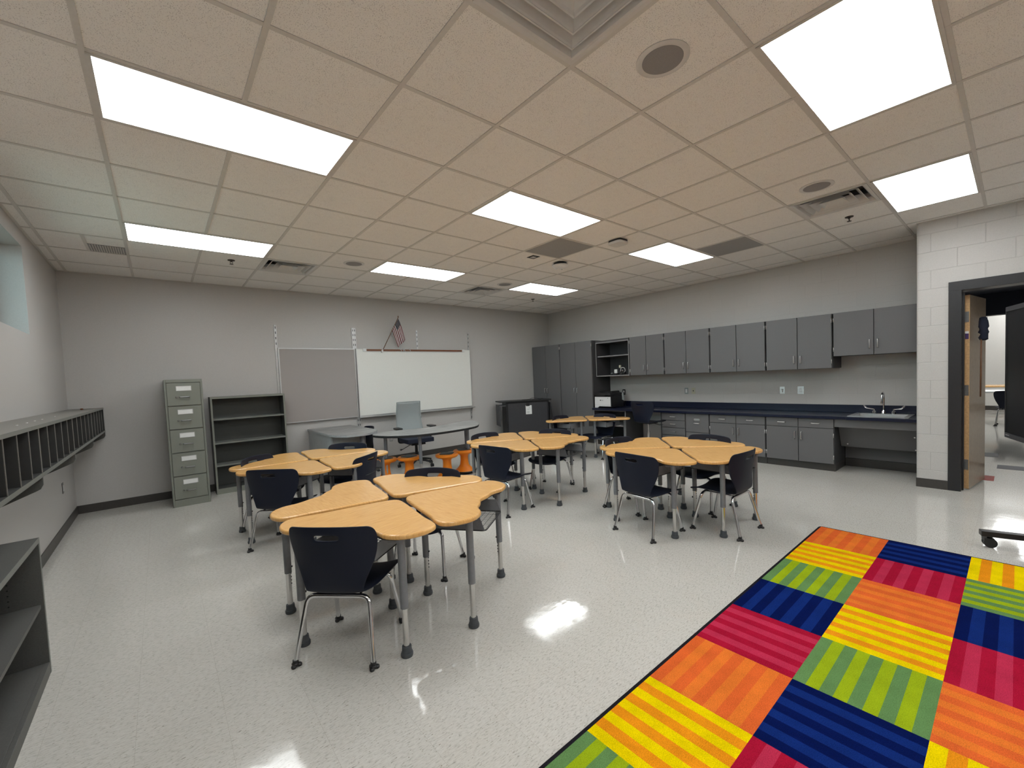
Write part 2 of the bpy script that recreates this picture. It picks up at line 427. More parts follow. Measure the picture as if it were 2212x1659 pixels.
struct('wall_back', bx(XL, 6.575, YB, YB + 0.2, 0, HC), M['drywall'])
struct('wall_back_block', bx(6.575, XR + 0.2, YB + 0.006, YB + 0.2, 0, HC), M['block_x'])
struct('wall_right', bx(XR, XR + 0.2, YP, YB + 0.006, 0, HC), M['block_r'])
# projecting wall with the doorway (rounded corner)
DY0, DY1, DZ = -2.225, -3.23, 2.225
p = B()
c = []
for i in range(7):
    a = i / 6 * PI / 2; c.append((XP + 0.025 - 0.025 * math.cos(a), YP - 0.025 + 0.025 * math.sin(a)))
prism(p, c + [(XR, YP), (XR, YP - 0.0), (XP + 0.2, YP), (XP + 0.2, DY0), (XP, DY0)], 0, HC)
struct('wall_door_side', p, M['block_y'])
p = B(); box(p, XP, XP + 0.2, DY1, DY0, DZ, HC); box(p, XP, XP + 0.2, YN, DY1, 0, HC)
struct('wall_door_side', p, M['block_y'])
struct('wall_return', bx(XP + 0.2, XR + 0.2, YP - 0.15, YP, 0, HC), M['block_x'])
struct('wall_return_outer', bx(XR + 0.2, XR + 0.3, YP - 0.15, -0.1, 0, HC), M['nextwall'])
struct('wall_front', bx(XL - 0.26, XP + 0.2, YN - 0.2, YN, 0, HC), M['drywall'])
# base trim
struct('baseboard_back', bx(XL, 7.03, YB - 0.008, YB, 0, 0.102), M['base'])
struct('baseboard_left', bx(XL, XL + 0.008, YN, YB - 0.008, 0, 0.102), M['base'])
struct('baseboard_door_side', bx(XP - 0.008, XP, DY0 + 0.05, YP + 0.002, 0, 0.102), M['base'])
# door frame
fr = B()
for (a, b2) in ((DY0 + 0.055, DY0 - 0.045), (DY1 + 0.045, DY1 - 0.055)):
    box(fr, XP - 0.012, XP + 0.212, b2, a, 0, DZ - 0.045)
    box(fr, XP + 0.075, XP + 0.13, b2 - 0.016 if a > -3 else b2, a if a > -3 else a + 0.016, 0, DZ - 0.06)
box(fr, XP - 0.012, XP + 0.212, DY1 - 0.055, DY0 + 0.055, DZ - 0.045, DZ + 0.055)
struct('door_1', fr, M['frame_dark'], bevel=0.003)
# shift jamb so that its outer face starts at y=-2.215

# door leaf opened into the corridor
leafR = thing('open_door', 'light wooden classroom door standing open into the corridor beside the block wall', 'door', (XP + 0.135, -2.302, 0), D(-8))
LZ = 2.135
obj('door_panel', bx(0.0005, 0.675, -0.021, 0.021, 0.012, LZ), M['doorface'], leafR)
e = obj('door_edge', bx(-0.001, 0.0006, -0.0212, 0.0212, 0.012, LZ), M['birch'], leafR)
for z in (0.28, 1.10, 1.90):
    h = B(); box(h, -0.004, 0.0, -0.016, 0.04, z - 0.057, z + 0.057)
    for dz in (-0.035, 0, 0.035): tube(h, [(-0.0045, 0.004, z + dz), (-0.006, 0.004, z + dz)], 0.004, 8)
    tube(h, [(-0.004, 0.035, z - 0.06), (-0.004, 0.035, z + 0.06)], 0.006, 8)
    obj('hinge', h, M['hinge'], leafR)
s = B(); box(s, -0.0025, -0.001, -0.014, 0.014, 1.66, 1.72, 1); box(s, -0.0025, -0.001, -0.014, 0.014, 1.72, 1.745, 0)
obj('sticker', s, [M['white'], M['purple']], leafR, bevel=0.0005)
# duster hanging on the door face
dt = thing('feather_duster', 'dark navy duster head hanging high on the open door, thin brown handle down', 'duster', (7.15, -2.415, 0))
d = B()
rnd = random.Random(3)
prof = [(0.010, 1.90), (0.026, 1.89), (0.034, 1.85), (0.037, 1.79), (0.030, 1.76), (0.040, 1.73), (0.030, 1.71), (0.043, 1.67), (0.038, 1.65), (0.015, 1.64)]
lathe(d, prof, (0, 0), 12)
for v in d.verts: v.co.x += rnd.uniform(-0.008, 0.008); v.co.y += rnd.uniform(-0.008, 0.008)
obj('duster_head', d, M['navy_fabric'], dt, smooth=True)
obj('handle', tube(B(), [(-0.02, 0.015, 1.66), (-0.02, 0.018, 1.02)], 0.007, 8), M['brownwood'], dt)

# ------------------------------------------------------------------ corridor and the room beyond
struct('wall_corridor', bx(XR + 0.2, XF, -0.3, -0.1, 0, HC), M['nextwall'])
struct('wall_corridor_far', bx(XP + 0.2, XF, YN - 0.2, YN, 0, HC), M['nextwall'])
struct('wall_far', bx(XF, XF + 0.2, YN, -0.1, 0, HC), M['nextwall'])
struct('trim_2', bx(11.75, 12.0, YN, -0.3, 2.205, HC), M['navypaint'])
struct('trim_3', box(bx(XP + 0.2, 11.75, YN, YP - 0.15, 2.60, 2.66), XR + 0.3, 11.75, YP - 0.15, -0.3, 2.60, 2.66), M['navypaint'])
struct('trim_4', bx(XF - 0.01, XF, YN, -0.3, 0, 0.12), M['base'])
fs = B(); box(fs, 9.36, 9.74, -2.49, -1.3, 0.0002, 0.0012); struct('floor_inlay_black', fs, M['tileblack'])
fs = B(); box(fs, 8.44, 8.74, -4.4, -2.495, 0.0002, 0.0012); struct('floor_inlay_grey', fs, M['tilegrey'])
fs = B(); box(fs, 7.57, 7.88, -2.49, -2.2, 0.0002, 0.0012); struct('floor_inlay_red', fs, M['tilered'])

# ------------------------------------------------------------------ ceiling fixtures
def make_light(w, d, mat):
    r = thing('ceiling_light', '', 'ceiling light')
    f = B()
    for a in ((0, w, 0, 0.018), (0, w, d - 0.018, d), (0, 0.018, 0, d), (w - 0.018, w, 0, d)): box(f, a[0], a[1], a[2], a[3], -0.007, 0.001)
    obj('light_frame', f, M['grid'], r)
    obj('diffuser', bx(0.017, w - 0.017, 0.017, d - 0.017, -0.0055, 0.0005), mat, r)
    return r
LW, LD = 2 * T - 0.02, T - 0.02
lights = [
 (0, 0, 'long bright ceiling panel over the wall cubbies, larger of the two on the window side'),
 (0, 4, 'bright ceiling panel on the window side, above the file cabinet'),
 (4, 0, 'bright ceiling panel in mid room, touching the dark grey ceiling square'),
 (4, 4, 'bright ceiling panel above the whiteboard between two louvred vents'),
 (8, 0, 'bright ceiling panel between the beige ceiling unit and the dark return strip'),
 (8, 4, 'smallest-looking bright ceiling panel, farthest away by the room corner'),
 (4, -4, 'largest-looking bright ceiling panel, overhead beside the big round speaker'),
 (8, -4, 'bright ceiling panel just in front of the block wall above the doorway'),
 (0, -4, 'bright ceiling panel overhead at the window side near the viewer'),
 (0, -8, 'bright ceiling panel behind the viewer on the window side'),
 (4, -8, 'bright ceiling panel behind the viewer in the middle'),
 (8, -8, 'bright ceiling panel behind the viewer on the door side')]
lp = make_light(LW, LD, M['panel'])
for i, (cx, ry, lab) in enumerate(lights):
    L = (cx * T + 0.01, ry * T + 0.01, HC - 0.0005)
    if i == 0: lp.location = L; lp['label'] = lab; lp['group'] = 'recessed ceiling light panels'
    else: dup(lp, L, 0, lab, 'recessed ceiling light panels')
lq = make_light(1.2, 0.6, M['panel2']); lq.location = (14.4, -3.3, HC - 0.0005); lq['label'] = 'ceiling light panel in the far classroom seen through the doorway'
dup(lq, (14.4, -2.4, HC - 0.0005), 0, 'ceiling light panel in the far classroom behind the bulkhead, near the open door line')
dup(lq, (12.4, -3.6, HC - 0.0005), 0, 'ceiling light panel in the far classroom closest to the bulkhead')
dup(lq, (16.0, -2.9, HC - 0.0005), 0, 'ceiling light panel in the far classroom closest to its far wall')
dup(lq, (8.2, -4.9, 2.6 - 0.0005), 0, 'unseen ceiling light panel added under the dark corridor ceiling to light its floor')  # added panel, out of view, brightens the corridor

def speaker(c, r_, lab):
    r = thing('ceiling_speaker', lab, 'speaker', (c[0] * T, c[1] * T, HC), 0, 'round ceiling speakers')
    f = B(); lathe(f, [(r_, 0.0005), (r_ + 0.001, -0.004), (r_ - 0.012, -0.009), (r_ - 0.028, -0.006), (r_ - 0.03, 0.0004)], (0, 0), 40); obj('speaker_rim', f, M['white_metal'], r)
    f = B(); lathe(f, [(r_ - 0.0285, 0.0004), (r_ - 0.0285, -0.0070), (r_ * 0.5, -0.0082), (0.001, -0.0086)], (0, 0), 40); obj('speaker_grille', f, M['greyperf'], r)
    return r
speaker((3.54, -2.50), 0.125, 'large-looking round ceiling speaker beside the stepped air diffuser')
speaker((7.545, -2.515), 0.125, 'round ceiling speaker next to the square louvred vent near the doorway')
speaker((3.53, 4.53), 0.125, 'small round ceiling speaker beside the vent above the pinboard')
speaker((7.54, 4.52), 0.125, 'round ceiling speaker farthest away, between the vent and the farthest light')

def diffuser(c, r_, lab):
    """square stepped louvre diffuser filling one tile"""
    r = thing('air_diffuser', lab, 'air vent', ((c + 0.5) * T, (r_ + 0.5) * T, HC), 0, 'square stepped air diffusers')
    def sq(h, z): return [(sx * h, sy * h, z) for sx, sy in ((-1, -1), (1, -1), (1, 1), (-1, 1))]
    def rings(prof, cap=False):
        f = B(); rr = [[f.verts.new(p_) for p_ in sq(h, z)] for h, z in prof]
        for a, b in zip(rr, rr[1:]):
            for k in range(4): f.faces.new((a[k], a[(k + 1) % 4], b[(k + 1) % 4], b[k]))
        if cap: f.faces.new(rr[-1])
        return f
    obj('outer_frame', rings([(0.2925, -0.0055), (0.2925, -0.0085), (0.272, -0.0085), (0.262, -0.004), (0.235, 0.035), (0.225, 0.07)]), M['white_metal'], r)
    obj('dark_duct', rings([(0.2835, 0.075), (0.2835, 0.132), (0.02, 0.132)], True), M['mask_grey'], r)
    for lip, top in ((0.226, 0.165), (0.163, 0.10)):
        o = obj('louvre', rings([(lip - 0.006, -0.004), (lip, -0.0065), (lip - 0.012, 0.006), (top, 0.062)]), M['white_metal'], r)
        sm = o.modifiers.new('s', 'SOLIDIFY'); sm.thickness = 0.0018
    obj('centre_plate', rings([(0.0945, -0.004), (0.10, -0.008), (0.088, 0.006), (0.04, 0.045)], True), M['white_metal'], r)
    return r
diffuser(2, -3, 'stepped white air diffuser right overhead, cut by the top edge of the photo')
diffuser(8, -3, 'square louvred air vent beside the light nearest the doorway')
diffuser(2, 5, 'square louvred air vent above the pinboard, next to a long light')
diffuser(7, 5, 'square louvred air vent farthest away near the round speaker')

gr = thing('return_grille', 'narrow dark slotted return grille high by the window wall corner', 'air vent', (-0.5 * T + 0.012, 5.5 * T, HC))
f = bx(0, 0.28, 0, 0.28, -0.003, -0.0005); obj('grille_frame', f, M['mask_grey'], gr)
for i in range(14):
    y = 0.012 + i * 0.019
    f = B(); box(f, y, y + 0.008, 0.008, 0.272, -0.008, -0.003); obj('slat', f, M['grid'], gr)
o = obj('return_grille', bx(9 * T + 0.013, 10 * T - 0.013, -T + 0.013, -0.013, HC - 0.004, HC - 0.0008), M['mask_grey']); tag(o, 'dark grey return air square above the wall cabinets beside a light', 'air vent')
o = obj('grey_ceiling_tile', bx(6 * T + 0.013, 7 * T - 0.013, T + 0.013, 2 * T - 0.013, HC - 0.004, HC - 0.0008), M['mask_grey']); tag(o, 'dark grey ceiling square touching the middle light panel', 'ceiling panel')
# small square sensor
sq = thing('ceiling_sensor', 'tiny dark-bordered square plate on the ceiling beside the smoke detector', 'sensor', (6.45 * T, 2.2 * T, HC))
obj('plate', bx(-0.06, 0.06, -0.06, 0.06, -0.004, -0.0008), M['black_plastic'], sq); obj('insert', bx(-0.032, 0.032, -0.03, 0.03, -0.0055, -0.004), M['white_metal'], sq)
ap = thing('access_point', 'rounded-square beige wireless unit on the ceiling grid bar', 'wireless unit', (7.09 * T, 0.53 * T, HC))
def rsq(h, r_, n=5):
    out = []
    for qx, qy, a0 in ((1, 1, 0), (-1, 1, 90), (-1, -1, 180), (1, -1, 270)):
        for i in range(n + 1):
            a = D(a0 + 90 * i / n); out.append((qx * (h - r_) + r_ * math.cos(a), qy * (h - r_) + r_ * math.sin(a)))
    return out
obj('mount', prism(B(), rsq(0.085, 0.03), -0.022, -0.0055), M['black_plastic'], ap)
obj('cover', prism(B(), rsq(0.092, 0.045), -0.052, -0.022), M['white_metal'], ap, bevel=0.01, seg=3)
sd = thing('smoke_detector', 'round white smoke detector hanging dark-rimmed below the ceiling', 'smoke detector', (7.28 * T, 2.22 * T, HC))
f = B(); lathe(f, [(0.085, -0.0055), (0.09, -0.03), (0.1, -0.034)], (0, 0), 28); obj('base', f, M['black_plastic'], sd)
f = B(); lathe(f, [(0.108, -0.034), (0.11, -0.046), (0.095, -0.062), (0.05, -0.074), (0.03, -0.076)], (0, 0), 28); obj('cover', f, M['white'], sd)
for a in (0.4, 2.4): 
    f = B(); tube(f, [(0.05 * math.cos(a), 0.05 * math.sin(a), -0.07), (0.055 * math.cos(a), 0.055 * math.sin(a), -0.086)], 0.012, 10); obj('sensor_head', f, M['white'], sd)
def sprinkler(c, lab):
    r = thing('sprinkler', lab, 'sprinkler', (c[0] * T, c[1] * T, HC), 0, 'ceiling sprinklers')
    f = B(); lathe(f, [(0.038, -0.0005), (0.036, -0.007), (0.012, -0.009)], (0, 0), 20); obj('escutcheon', f, M['bronze'], r)
    f = B(); tube(f, [(0, 0, -0.008), (0, 0, -0.02)], 0.011, 10)
    for s_ in (-1, 1): tube(f, [(s_ * 0.009, 0, -0.018), (s_ * 0.014, 0, -0.03), (s_ * 0.004, 0, -0.046)], 0.003, 6)
    obj('nozzle', f, M['bronze'], r)
    f = B(); lathe(f, [(0.02, -0.046), (0.02, -0.049)], (0, 0), 16); obj('deflector', f, M['bronze'], r)
sprinkler((1.5, 5.47), 'small sprinkler head on the ceiling above the wall between light and vent')
sprinkler((9.52, -2.48), 'small sprinkler head in the ceiling in front of the square vent by the doorway')
sprinkler((9.71, 5.77), 'tiny sprinkler head just beyond the farthest light panel')

# ------------------------------------------------------------------ wall boards
def track(x, zt, zb, lab, wide=False):
    w_ = 0.036 if wide else 0.018
    r = thing('slotted_wall_track', lab, 'wall track', (x, YB - 0.012, 0), 0, 'slotted tracks behind the boards')
    obj('rail', bx(-w_, w_, 0, 0.0115, zb, zt), M['alu'], r)
    s = B()
    zs = [zt - 0.04] + [zt - 0.12 - i * 0.085 for i in range(3)] + [zb + 0.04 + i * 0.085 for i in range(2)]
    for z in zs:
        for dx in ((-0.016, 0.016) if wide else (0,)):
            box(s, dx - 0.005, dx + 0.005, -0.0008, 0.0001, z - 0.018, z + 0.018)
    obj('slotted_face', s, M['black_plastic'], r)
track(1.610, 2.435, 0.73, 'slotted aluminium track at the outer edge of the grey pinboard, nearest the bookcase')
track(2.825, 2.435, 0.70, 'double slotted aluminium track between pinboard and whiteboard', True)
track(4.028, 2.435, 0.64, 'slotted aluminium track rising above the whiteboard behind the flag side')
track(5.212, 2.44, 0.62, 'slotted aluminium track at the whiteboard end nearest the tall cabinets')
tb = thing('pinboard', 'grey-brown fabric pinboard in a thin aluminium frame beside the whiteboard', 'pinboard', (0, YB - 0.045, 0))
x0, x1, z0_, z1_ = 1.622, 2.812, 0.882, 2.078
obj('fabric_panel', bx(x0 + 0.01, x1 - 0.01, 0.006, 0.032, z0_ + 0.01, z1_ - 0.01), M['tack'], tb)
f = B()
for a in ((x0, x1, z0_, z0_ + 0.016), (x0, x1, z1_ - 0.018, z1_), (x0, x0 + 0.016, z0_ + 0.016, z1_ - 0.018), (x1 - 0.014, x1, z0_ + 0.016, z1_ - 0.018)): box(f, a[0], a[1], 0, 0.033, a[2], a[3])
obj('frame', f, M['alu'], tb)
wb = thing('whiteboard', 'large blank whiteboard with brown tack strip and marker tray on the back wall', 'whiteboard', (0, YB - 0.045, 0))
x0, x1, z0_, z1_ = 2.834, 5.222, 0.888, 2.078
obj('writing_surface', bx(x0 + 0.006, x1 - 0.006, 0.004, 0.032, z0_ + 0.006, z1_ - 0.006), M['whiteboard'], wb)
f = B()
for a in ((x0, x1, z0_, z0_ + 0.012), (x0, x1, z1_ - 0.008, z1_), (x0, x0 + 0.008, z0_ + 0.012, z1_ - 0.008), (x1 - 0.008, x1, z0_ + 0.012, z1_ - 0.008)): box(f, a[0], a[1], 0.0, 0.033, a[2], a[3])
obj('frame', f, M['alu'], wb)
f = B(); prism(f, [(0.03, 0.882), (0.03, 0.862), (-0.055, 0.862), (-0.062, 0.876), (-0.055, 0.87), (0.0, 0.872), (0.002, 0.884)], x0, x1 + 0.03, axis='X')
obj('marker_tray', f, M['alu'], wb)
obj('tack_strip', bx(2.985, 5.055, -0.011, 0.003, 2.036, 2.070), M['cork'], wb)
f = B(); box(f, 2.985, 5.055, -0.012, 0.003, 2.070, 2.074); box(f, 2.985, 5.055, -0.012, 0.003, 2.030, 2.036); obj('strip_rail', f, M['alu'], wb)
for x in (2.983, 5.047):
    f = B(); box(f, x - 0.03, x + 0.03, -0.016, 0.003, 2.028, 2.08); tube(f, [(x, -0.016, 2.054), (x, -0.018, 2.054)], 0.005, 8); obj('end_cap', f, M['white'], wb, bevel=0.003)
for i, x in enumerate((3.665, 3.708, 3.735, 3.845)):
    h = B(); tube(h, bend([(x - 0.008, -0.0, 2.076), (x - 0.008, -0.022, 2.078), (x + 0.006, -0.024, 2.05), (x + 0.004, -0.02, 2.028)], 0.01), 0.0045, 8)
    box(h, x - 0.014, x + 0.002, -0.018, 0.0, 2.062, 2.082)
    o = obj('map_hook', h, M['nickel'], loc=(0, YB - 0.045, 0)); tag(o, 'small metal hook on the brown strip under the flag' if i < 3 else 'small metal hook on the brown strip standing apart from the cluster', 'hook', 'small hooks clustered on the tack strip' if i < 3 else None)

# flag
fl = thing('flag', 'small american flag drooping from an angled stick above the whiteboard', 'flag', (3.30, 4.70, 2.03))
A_ = Vector((0.0, 0.06, 0.0)); Tp = Vector((0.26, -0.12, 0.60))
obj('flag_pole', tube(B(), [A_ + Vector((0, 0, 0)), Tp], 0.006, 8), M['brownwood'], fl)
f = B(); lathe(f, [(0.001, 0.0), (0.012, 0.01), (0.001, 0.04)], (Tp.x, Tp.y), 10)
for v in f.verts: v.co.z += Tp.z
obj('spearhead', f, M['brownwood'], fl)
f = B(); box(f, -0.014, 0.014, 0.045, 0.072, -0.02, 0.03); tube(f, [(0, 0.06, 0.0), (0.012, 0.052, 0.04)], 0.012, 10); obj('pole_bracket', f, M['nickel'], fl)
h0 = Tp - Vector((0, 0, 0.02)); h1 = A_ + (Tp - A_) * 0.62
p2 = Vector((0.385, -0.11, 0.20)); p3 = Vector((0.250, -0.06, 0.065))
NU, NV = 26, 16
f = B(); gridv = []
for i in range(NU + 1):
    s_ = i / NU; row = []
    for j in range(NV + 1):
        t = j / NV
        hoist = h0.lerp(h1, s_); fly = p2.lerp(p3, s_)
        c1 = hoist + Vector((0.055 - 0.02 * s_, 0, -0.10))
        q = hoist * (1 - t) ** 2 + c1 * 2 * t * (1 - t) + fly * t * t
        q = q + Vector((0, 0.018 * math.sin(s_ * 9 + t * 2) * t, 0))
        row.append(f.verts.new(q))
    gridv.append(row)
for i in range(NU):
    for j in range(NV):
        fc = f.faces.new((gridv[i][j], gridv[i + 1][j], gridv[i + 1][j + 1], gridv[i][j + 1])); fc.smooth = True
        stripe = i // 2
        fc.material_index = 2 if (i < 14 and j < 6) else (0 if stripe % 2 == 0 else 1)
fo = obj('flag_cloth', f, [M['red'], M['flagwhite'], M['navy_fabric']], fl); sm = fo.modifiers.new('s', 'SOLIDIFY'); sm.thickness = 0.0015
f = B()
for i in range(1, 14, 2):
    for j in range(1, 6):
        q = gridv  # star dots follow the cloth
for i in range(1, 13, 2):
    for j in range(0, 6):
        s_ = (i + 0.5) / NU; t = (j + (0.35 if (i // 2) % 2 else 0.65)) / NV
        hoist = h0.lerp(h1, s_); fly = p2.lerp(p3, s_); c1 = hoist + Vector((0.055 - 0.02 * s_, 0, -0.10))
        q = hoist * (1 - t) ** 2 + c1 * 2 * t * (1 - t) + fly * t * t + Vector((0, 0.018 * math.sin(s_ * 9 + t * 2) * t - 0.003, 0))
        pts = []
        for k in range(10):
            rr = 0.0055 if k % 2 == 0 else 0.0024; a = PI / 2 + k * PI / 5
            pts.append(f.verts.new(q + Vector((rr * math.cos(a), 0, rr * math.sin(a)))))
        f.faces.new(pts)
obj('stars', f, M['flagwhite'], fo)

# ------------------------------------------------------------------ wall plates
def plate(name, lab, cat, pos, face, kind, w_=0.07, h_=0.115, pm='steel', mm='white'):
    """face: direction the plate looks at: '+x','-x','-y'"""
    rz = {'-y': 0, '-x': -PI / 2, '+x': PI / 2}[face]
    r = thing(name, lab, cat, pos, rz)
    obj('cover_plate', bx(-w_ / 2, w_ / 2, -0.006, -0.0003, -h_ / 2, h_ / 2), M[pm], r, bevel=0.002)
    if kind == 'decora': obj('insert', bx(-0.017, 0.017, -0.0085, -0.006, -0.034, 0.034), M[mm], r)
    elif kind == 'duplex':
        for dz in (-0.02, 0.02): obj('socket', bx(-0.017, 0.017, -0.008, -0.006, dz - 0.014, dz + 0.014), M[mm], r, bevel=0.003)
    elif kind == 'data': obj('jack', bx(-0.008, 0.008, -0.0085, -0.006, -0.01, 0.01), M['black_plastic'], r)
    elif kind == 'fan':
        f = B()
        for i in range(5):
            a = -0.7 + i * 0.35; tube(f, [(0.004, -0.007, -0.03), (0.004 + 0.02 * math.sin(a), -0.012, 0.02)], 0.003, 6)
        obj('pull_station', f, M['nickel'], r)
    return r
plate('wall_outlet', 'white outlet in a steel plate low on the window wall under the cubbies', 'outlet', (XL, 4.0, 0.47), '+x', 'decora', pm='hinge')
plate('wall_outlet', 'outlet low on the back wall seen under the curved grey table', 'outlet', (3.40, YB, 0.43), '-y', 'duplex')
plate('light_switch', 'steel switch plate with white rocker above the counter next to a beige plate', 'switch', (XR, 1.28, 1.07), '-x', 'decora', mm='white', pm='mesh_grey')
plate('data_jack', 'beige wall plate with one small dark jack above the counter', 'data jack', (XR, 1.147, 1.07), '-x', 'data', pm='ivory')
plate('fan_plate', 'steel wall plate with a grey spread pattern above the counter', 'wall plate', (XR, -0.292, 1.074), '-x', 'fan')
plate('wall_outlet', 'steel wall plate with white double socket nearest the sink', 'outlet', (XR, -0.541, 1.073), '-x', 'duplex', 0.085, 0.12)
po = plate('wall_outlet', 'black-framed outlet beside the printer with a cord plugged in', 'outlet', (XR, 2.655, 1.05), '-x', 'decora', pm='black_plastic')
f = B(); tube(f, bend([(7.60, 2.655, 1.03), (7.56, 2.655, 1.03), (7.57, 2.63, 0.95), (7.585, 2.66, 0.90), (7.55, 2.62, 0.85), (7.45, 2.50, 0.766), (7.42, 2.60, 0.766), (7.37, 2.75, 0.80)], 0.03), 0.004, 8)
box(f, 7.565, 7.612, 2.64, 2.67, 1.02, 1.045); box(f, 7.55, 7.59, 2.60, 2.64, 0.835, 0.87)
tag(obj('printer_cable', f, M['black_plastic']), 'black printer power cord hanging from the wall outlet behind the counter', 'cable')

# ------------------------------------------------------------------ cabinetry on the right wall (looks towards -x)
def handle(parent, y, z, L, vertical, x):
    f = B(); h = L / 2
    if vertical: pts = [(x, y, z - h), (x - 0.028, y, z - h), (x - 0.028, y, z + h), (x, y, z + h)]
    else: pts = [(x, y - h, z), (x - 0.028, y - h, z), (x - 0.028, y + h, z), (x, y + h, z)]
    tube(f, bend(pts, 0.008, 3), 0.0055, 8)
    return obj('handle', f, M['nickel'], parent)
def hinge(parent, y, z, x):
    f = B(); tube(f, [(x - 0.002, y, z - 0.03), (x - 0.002, y, z + 0.03)], 0.005, 8); return obj('hinge', f, M['nickel'], parent)
def door(parent, xf, y0, y1, z0, z1, hside, hz, th=0.018):
    """xf = outer face; y0<y1"""
    o = obj('cabinet_door', bx(xf, xf + th, y0 + 0.004, y1 - 0.004, z0, z1), M['laminate'], parent, bevel=0.0012, seg=1)
    y = y0 + 0.04 if hside < 0 else y1 - 0.04
    handle(o, y, hz, 0.105, True, xf)
    hy = y1 - 0.003 if hside < 0 else y0 + 0.003
    for z in (z0 + 0.09, z1 - 0.09): hinge(o, hy, z, xf)
    return o
UX = 7.15
UZ0, UZ1 = 1.395, 2.128
def wall_cabinet(y0, y1, z0, lab):
    r = thing('wall_cabinet', lab, 'wall cabinet', (0, 0, 0), 0, 'grey wall cabinets over the counter')
    obj('cabinet_body', bx(UX + 0.019, XR - 0.001, y0 + 0.006, y1 - 0.006, z0, UZ1 + 0.002), M['laminate_in'], r)
    ym = (y0 + y1) / 2
    door(r, UX, ym, y1 - 0.008, z0 + 0.003, UZ1, -1, z0 + 0.14)
    door(r, UX, y0 + 0.008, ym, z0 + 0.003, UZ1, 1, z0 + 0.14)
    return r
ub = [2.178, 1.441, 0.616, -0.224, -1.048]
labs = ['two-door grey wall cabinet next to the open cubby shelf over the printer', 'two-door grey wall cabinet above the light switch plates, second from the open cubby',
        'two-door grey wall cabinet in the middle, above the stacked drawers end', 'two-door grey wall cabinet just before the shorter one over the sink']
for i in range(4): wall_cabinet(ub[i + 1], ub[i], UZ0, labs[i])
r = wall_cabinet(YP + 0.004, -1.048, 1.552, 'shorter two-door grey wall cabinet over the sink, against the block pillar')
# open cubby over the printer
r = thing('open_wall_shelf', 'open grey wall shelf unit with two shelves above the printer', 'wall shelf')
y0, y1 = 2.182, 2.992
f = B(); box(f, UX, XR - 0.001, y0, y0 + 0.018, UZ0, UZ1); box(f, UX, XR - 0.001, y1 - 0.018, y1, UZ0, UZ1)
box(f, UX, XR - 0.001, y0 + 0.018, y1 - 0.018, UZ0, UZ0 + 0.02); box(f, UX, XR - 0.001, y0 + 0.018, y1 - 0.018, UZ1 - 0.05, UZ1)
box(f, XR - 0.012, XR - 0.001, y0 + 0.018, y1 - 0.018, UZ0 + 0.02, UZ1 - 0.05)
obj('shelf_case', f, M['laminate_in'], r)
f = B()
for a in ((y0, y1, UZ0, UZ0 + 0.02), (y0, y1, UZ1 - 0.052, UZ1 - 0.034), (y0, y0 + 0.016, UZ0 + 0.02, UZ1 - 0.052), (y1 - 0.014, y1, UZ0 + 0.02, UZ1 - 0.052)): box(f, UX - 0.002, UX, a[0], a[1], a[2], a[3])
obj('edge_band', f, M['lamedge'], r)
obj('shelf', bx(UX + 0.03, XR - 0.013, y0 + 0.02, y1 - 0.02, 1.795, 1.815), M['lamedge'], r)
# tall cabinets
TX = 7.03
def tall(y0, y1, lab, ph):
    r = thing('tall_cabinet', lab, 'tall cabinet', (0, 0, 0), 0, 'tall grey storage cabinets in the corner')
    obj('cabinet_body', bx(TX + 0.019, XR - 0.001, y0 + 0.001, y1 - 0.001, 0.1, 2.15), M['laminate_in'], r)
    obj('toe_kick', bx(TX + 0.08, XR - 0.001, y0 + 0.002, y1 - 0.002, 0, 0.1), M['base'], r)
    ym = (y0 + y1) / 2
    door(r, TX, ym, y1 - 0.006, 0.105, 2.148, -1, 1.12); o = door(r, TX, y0 + 0.006, ym, 0.105, 2.148, 1, 1.12)
    return r
tall(3.915, 4.815, 'tall two-door grey cabinet in the corner behind the black cart', 0)
tall(3.001, 3.912, 'tall two-door grey cabinet beside the printer counter', 0)
# base cabinets
BX = 7.02; BT = 0.716
def body(r, y0, y1):
    obj('cabinet_body', bx(BX + 0.019, XR - 0.03, y0 + 0.002, y1 - 0.002, 0.1, BT), M['laminate_in'], r)
    obj('toe_kick', bx(BX + 0.05, XR - 0.03, y0 + 0.002, y1 - 0.002, 0, 0.1), M['base'], r)
def drawer(r, y0, y1, z0, z1, L=0.09):
    o = obj('drawer', bx(BX, BX + 0.018, y0 + 0.004, y1 - 0.004, z0 + 0.003, z1 - 0.003), M['laminate'], r, bevel=0.0012, seg=1)
    handle(o, (y0 + y1) / 2, (z0 + z1) / 2, L, False, BX); return o
G_ = 'grey base cabinets under the navy counter'
r = thing('drawer_cabinet', 'grey base cabinet with a stack of small drawers beside the knee space', 'base cabinet', (0, 0, 0), 0, G_)
body(r, 1.0, 1.45)
for z0_, z1_ in ((0.585, 0.714), (0.455, 0.583), (0.325, 0.453), (0.105, 0.323)): drawer(r, 1.004, 1.446, z0_, z1_)
obj('end_panel', bx(BX, XR - 0.03, 1.45, 1.462, 0.0, BT), M['laminate_in'], r)
r = thing('drawer_cabinet', 'grey base cabinet with a file drawer that has a label holder', 'base cabinet', (0, 0, 0), 0, G_)
body(r, 0.59, 0.998)
o = drawer(r, 0.594, 0.994, 0.40, 0.714)
f = B(); box(f, BX - 0.003, BX, 0.745, 0.845, 0.600, 0.632); obj('label_holder', f, M['nickel'], o)
obj('label_card', bx(BX - 0.004, BX - 0.003, 0.752, 0.838, 0.605, 0.627), M['mesh_grey'], o)
drawer(r, 0.594, 0.994, 0.105, 0.398)
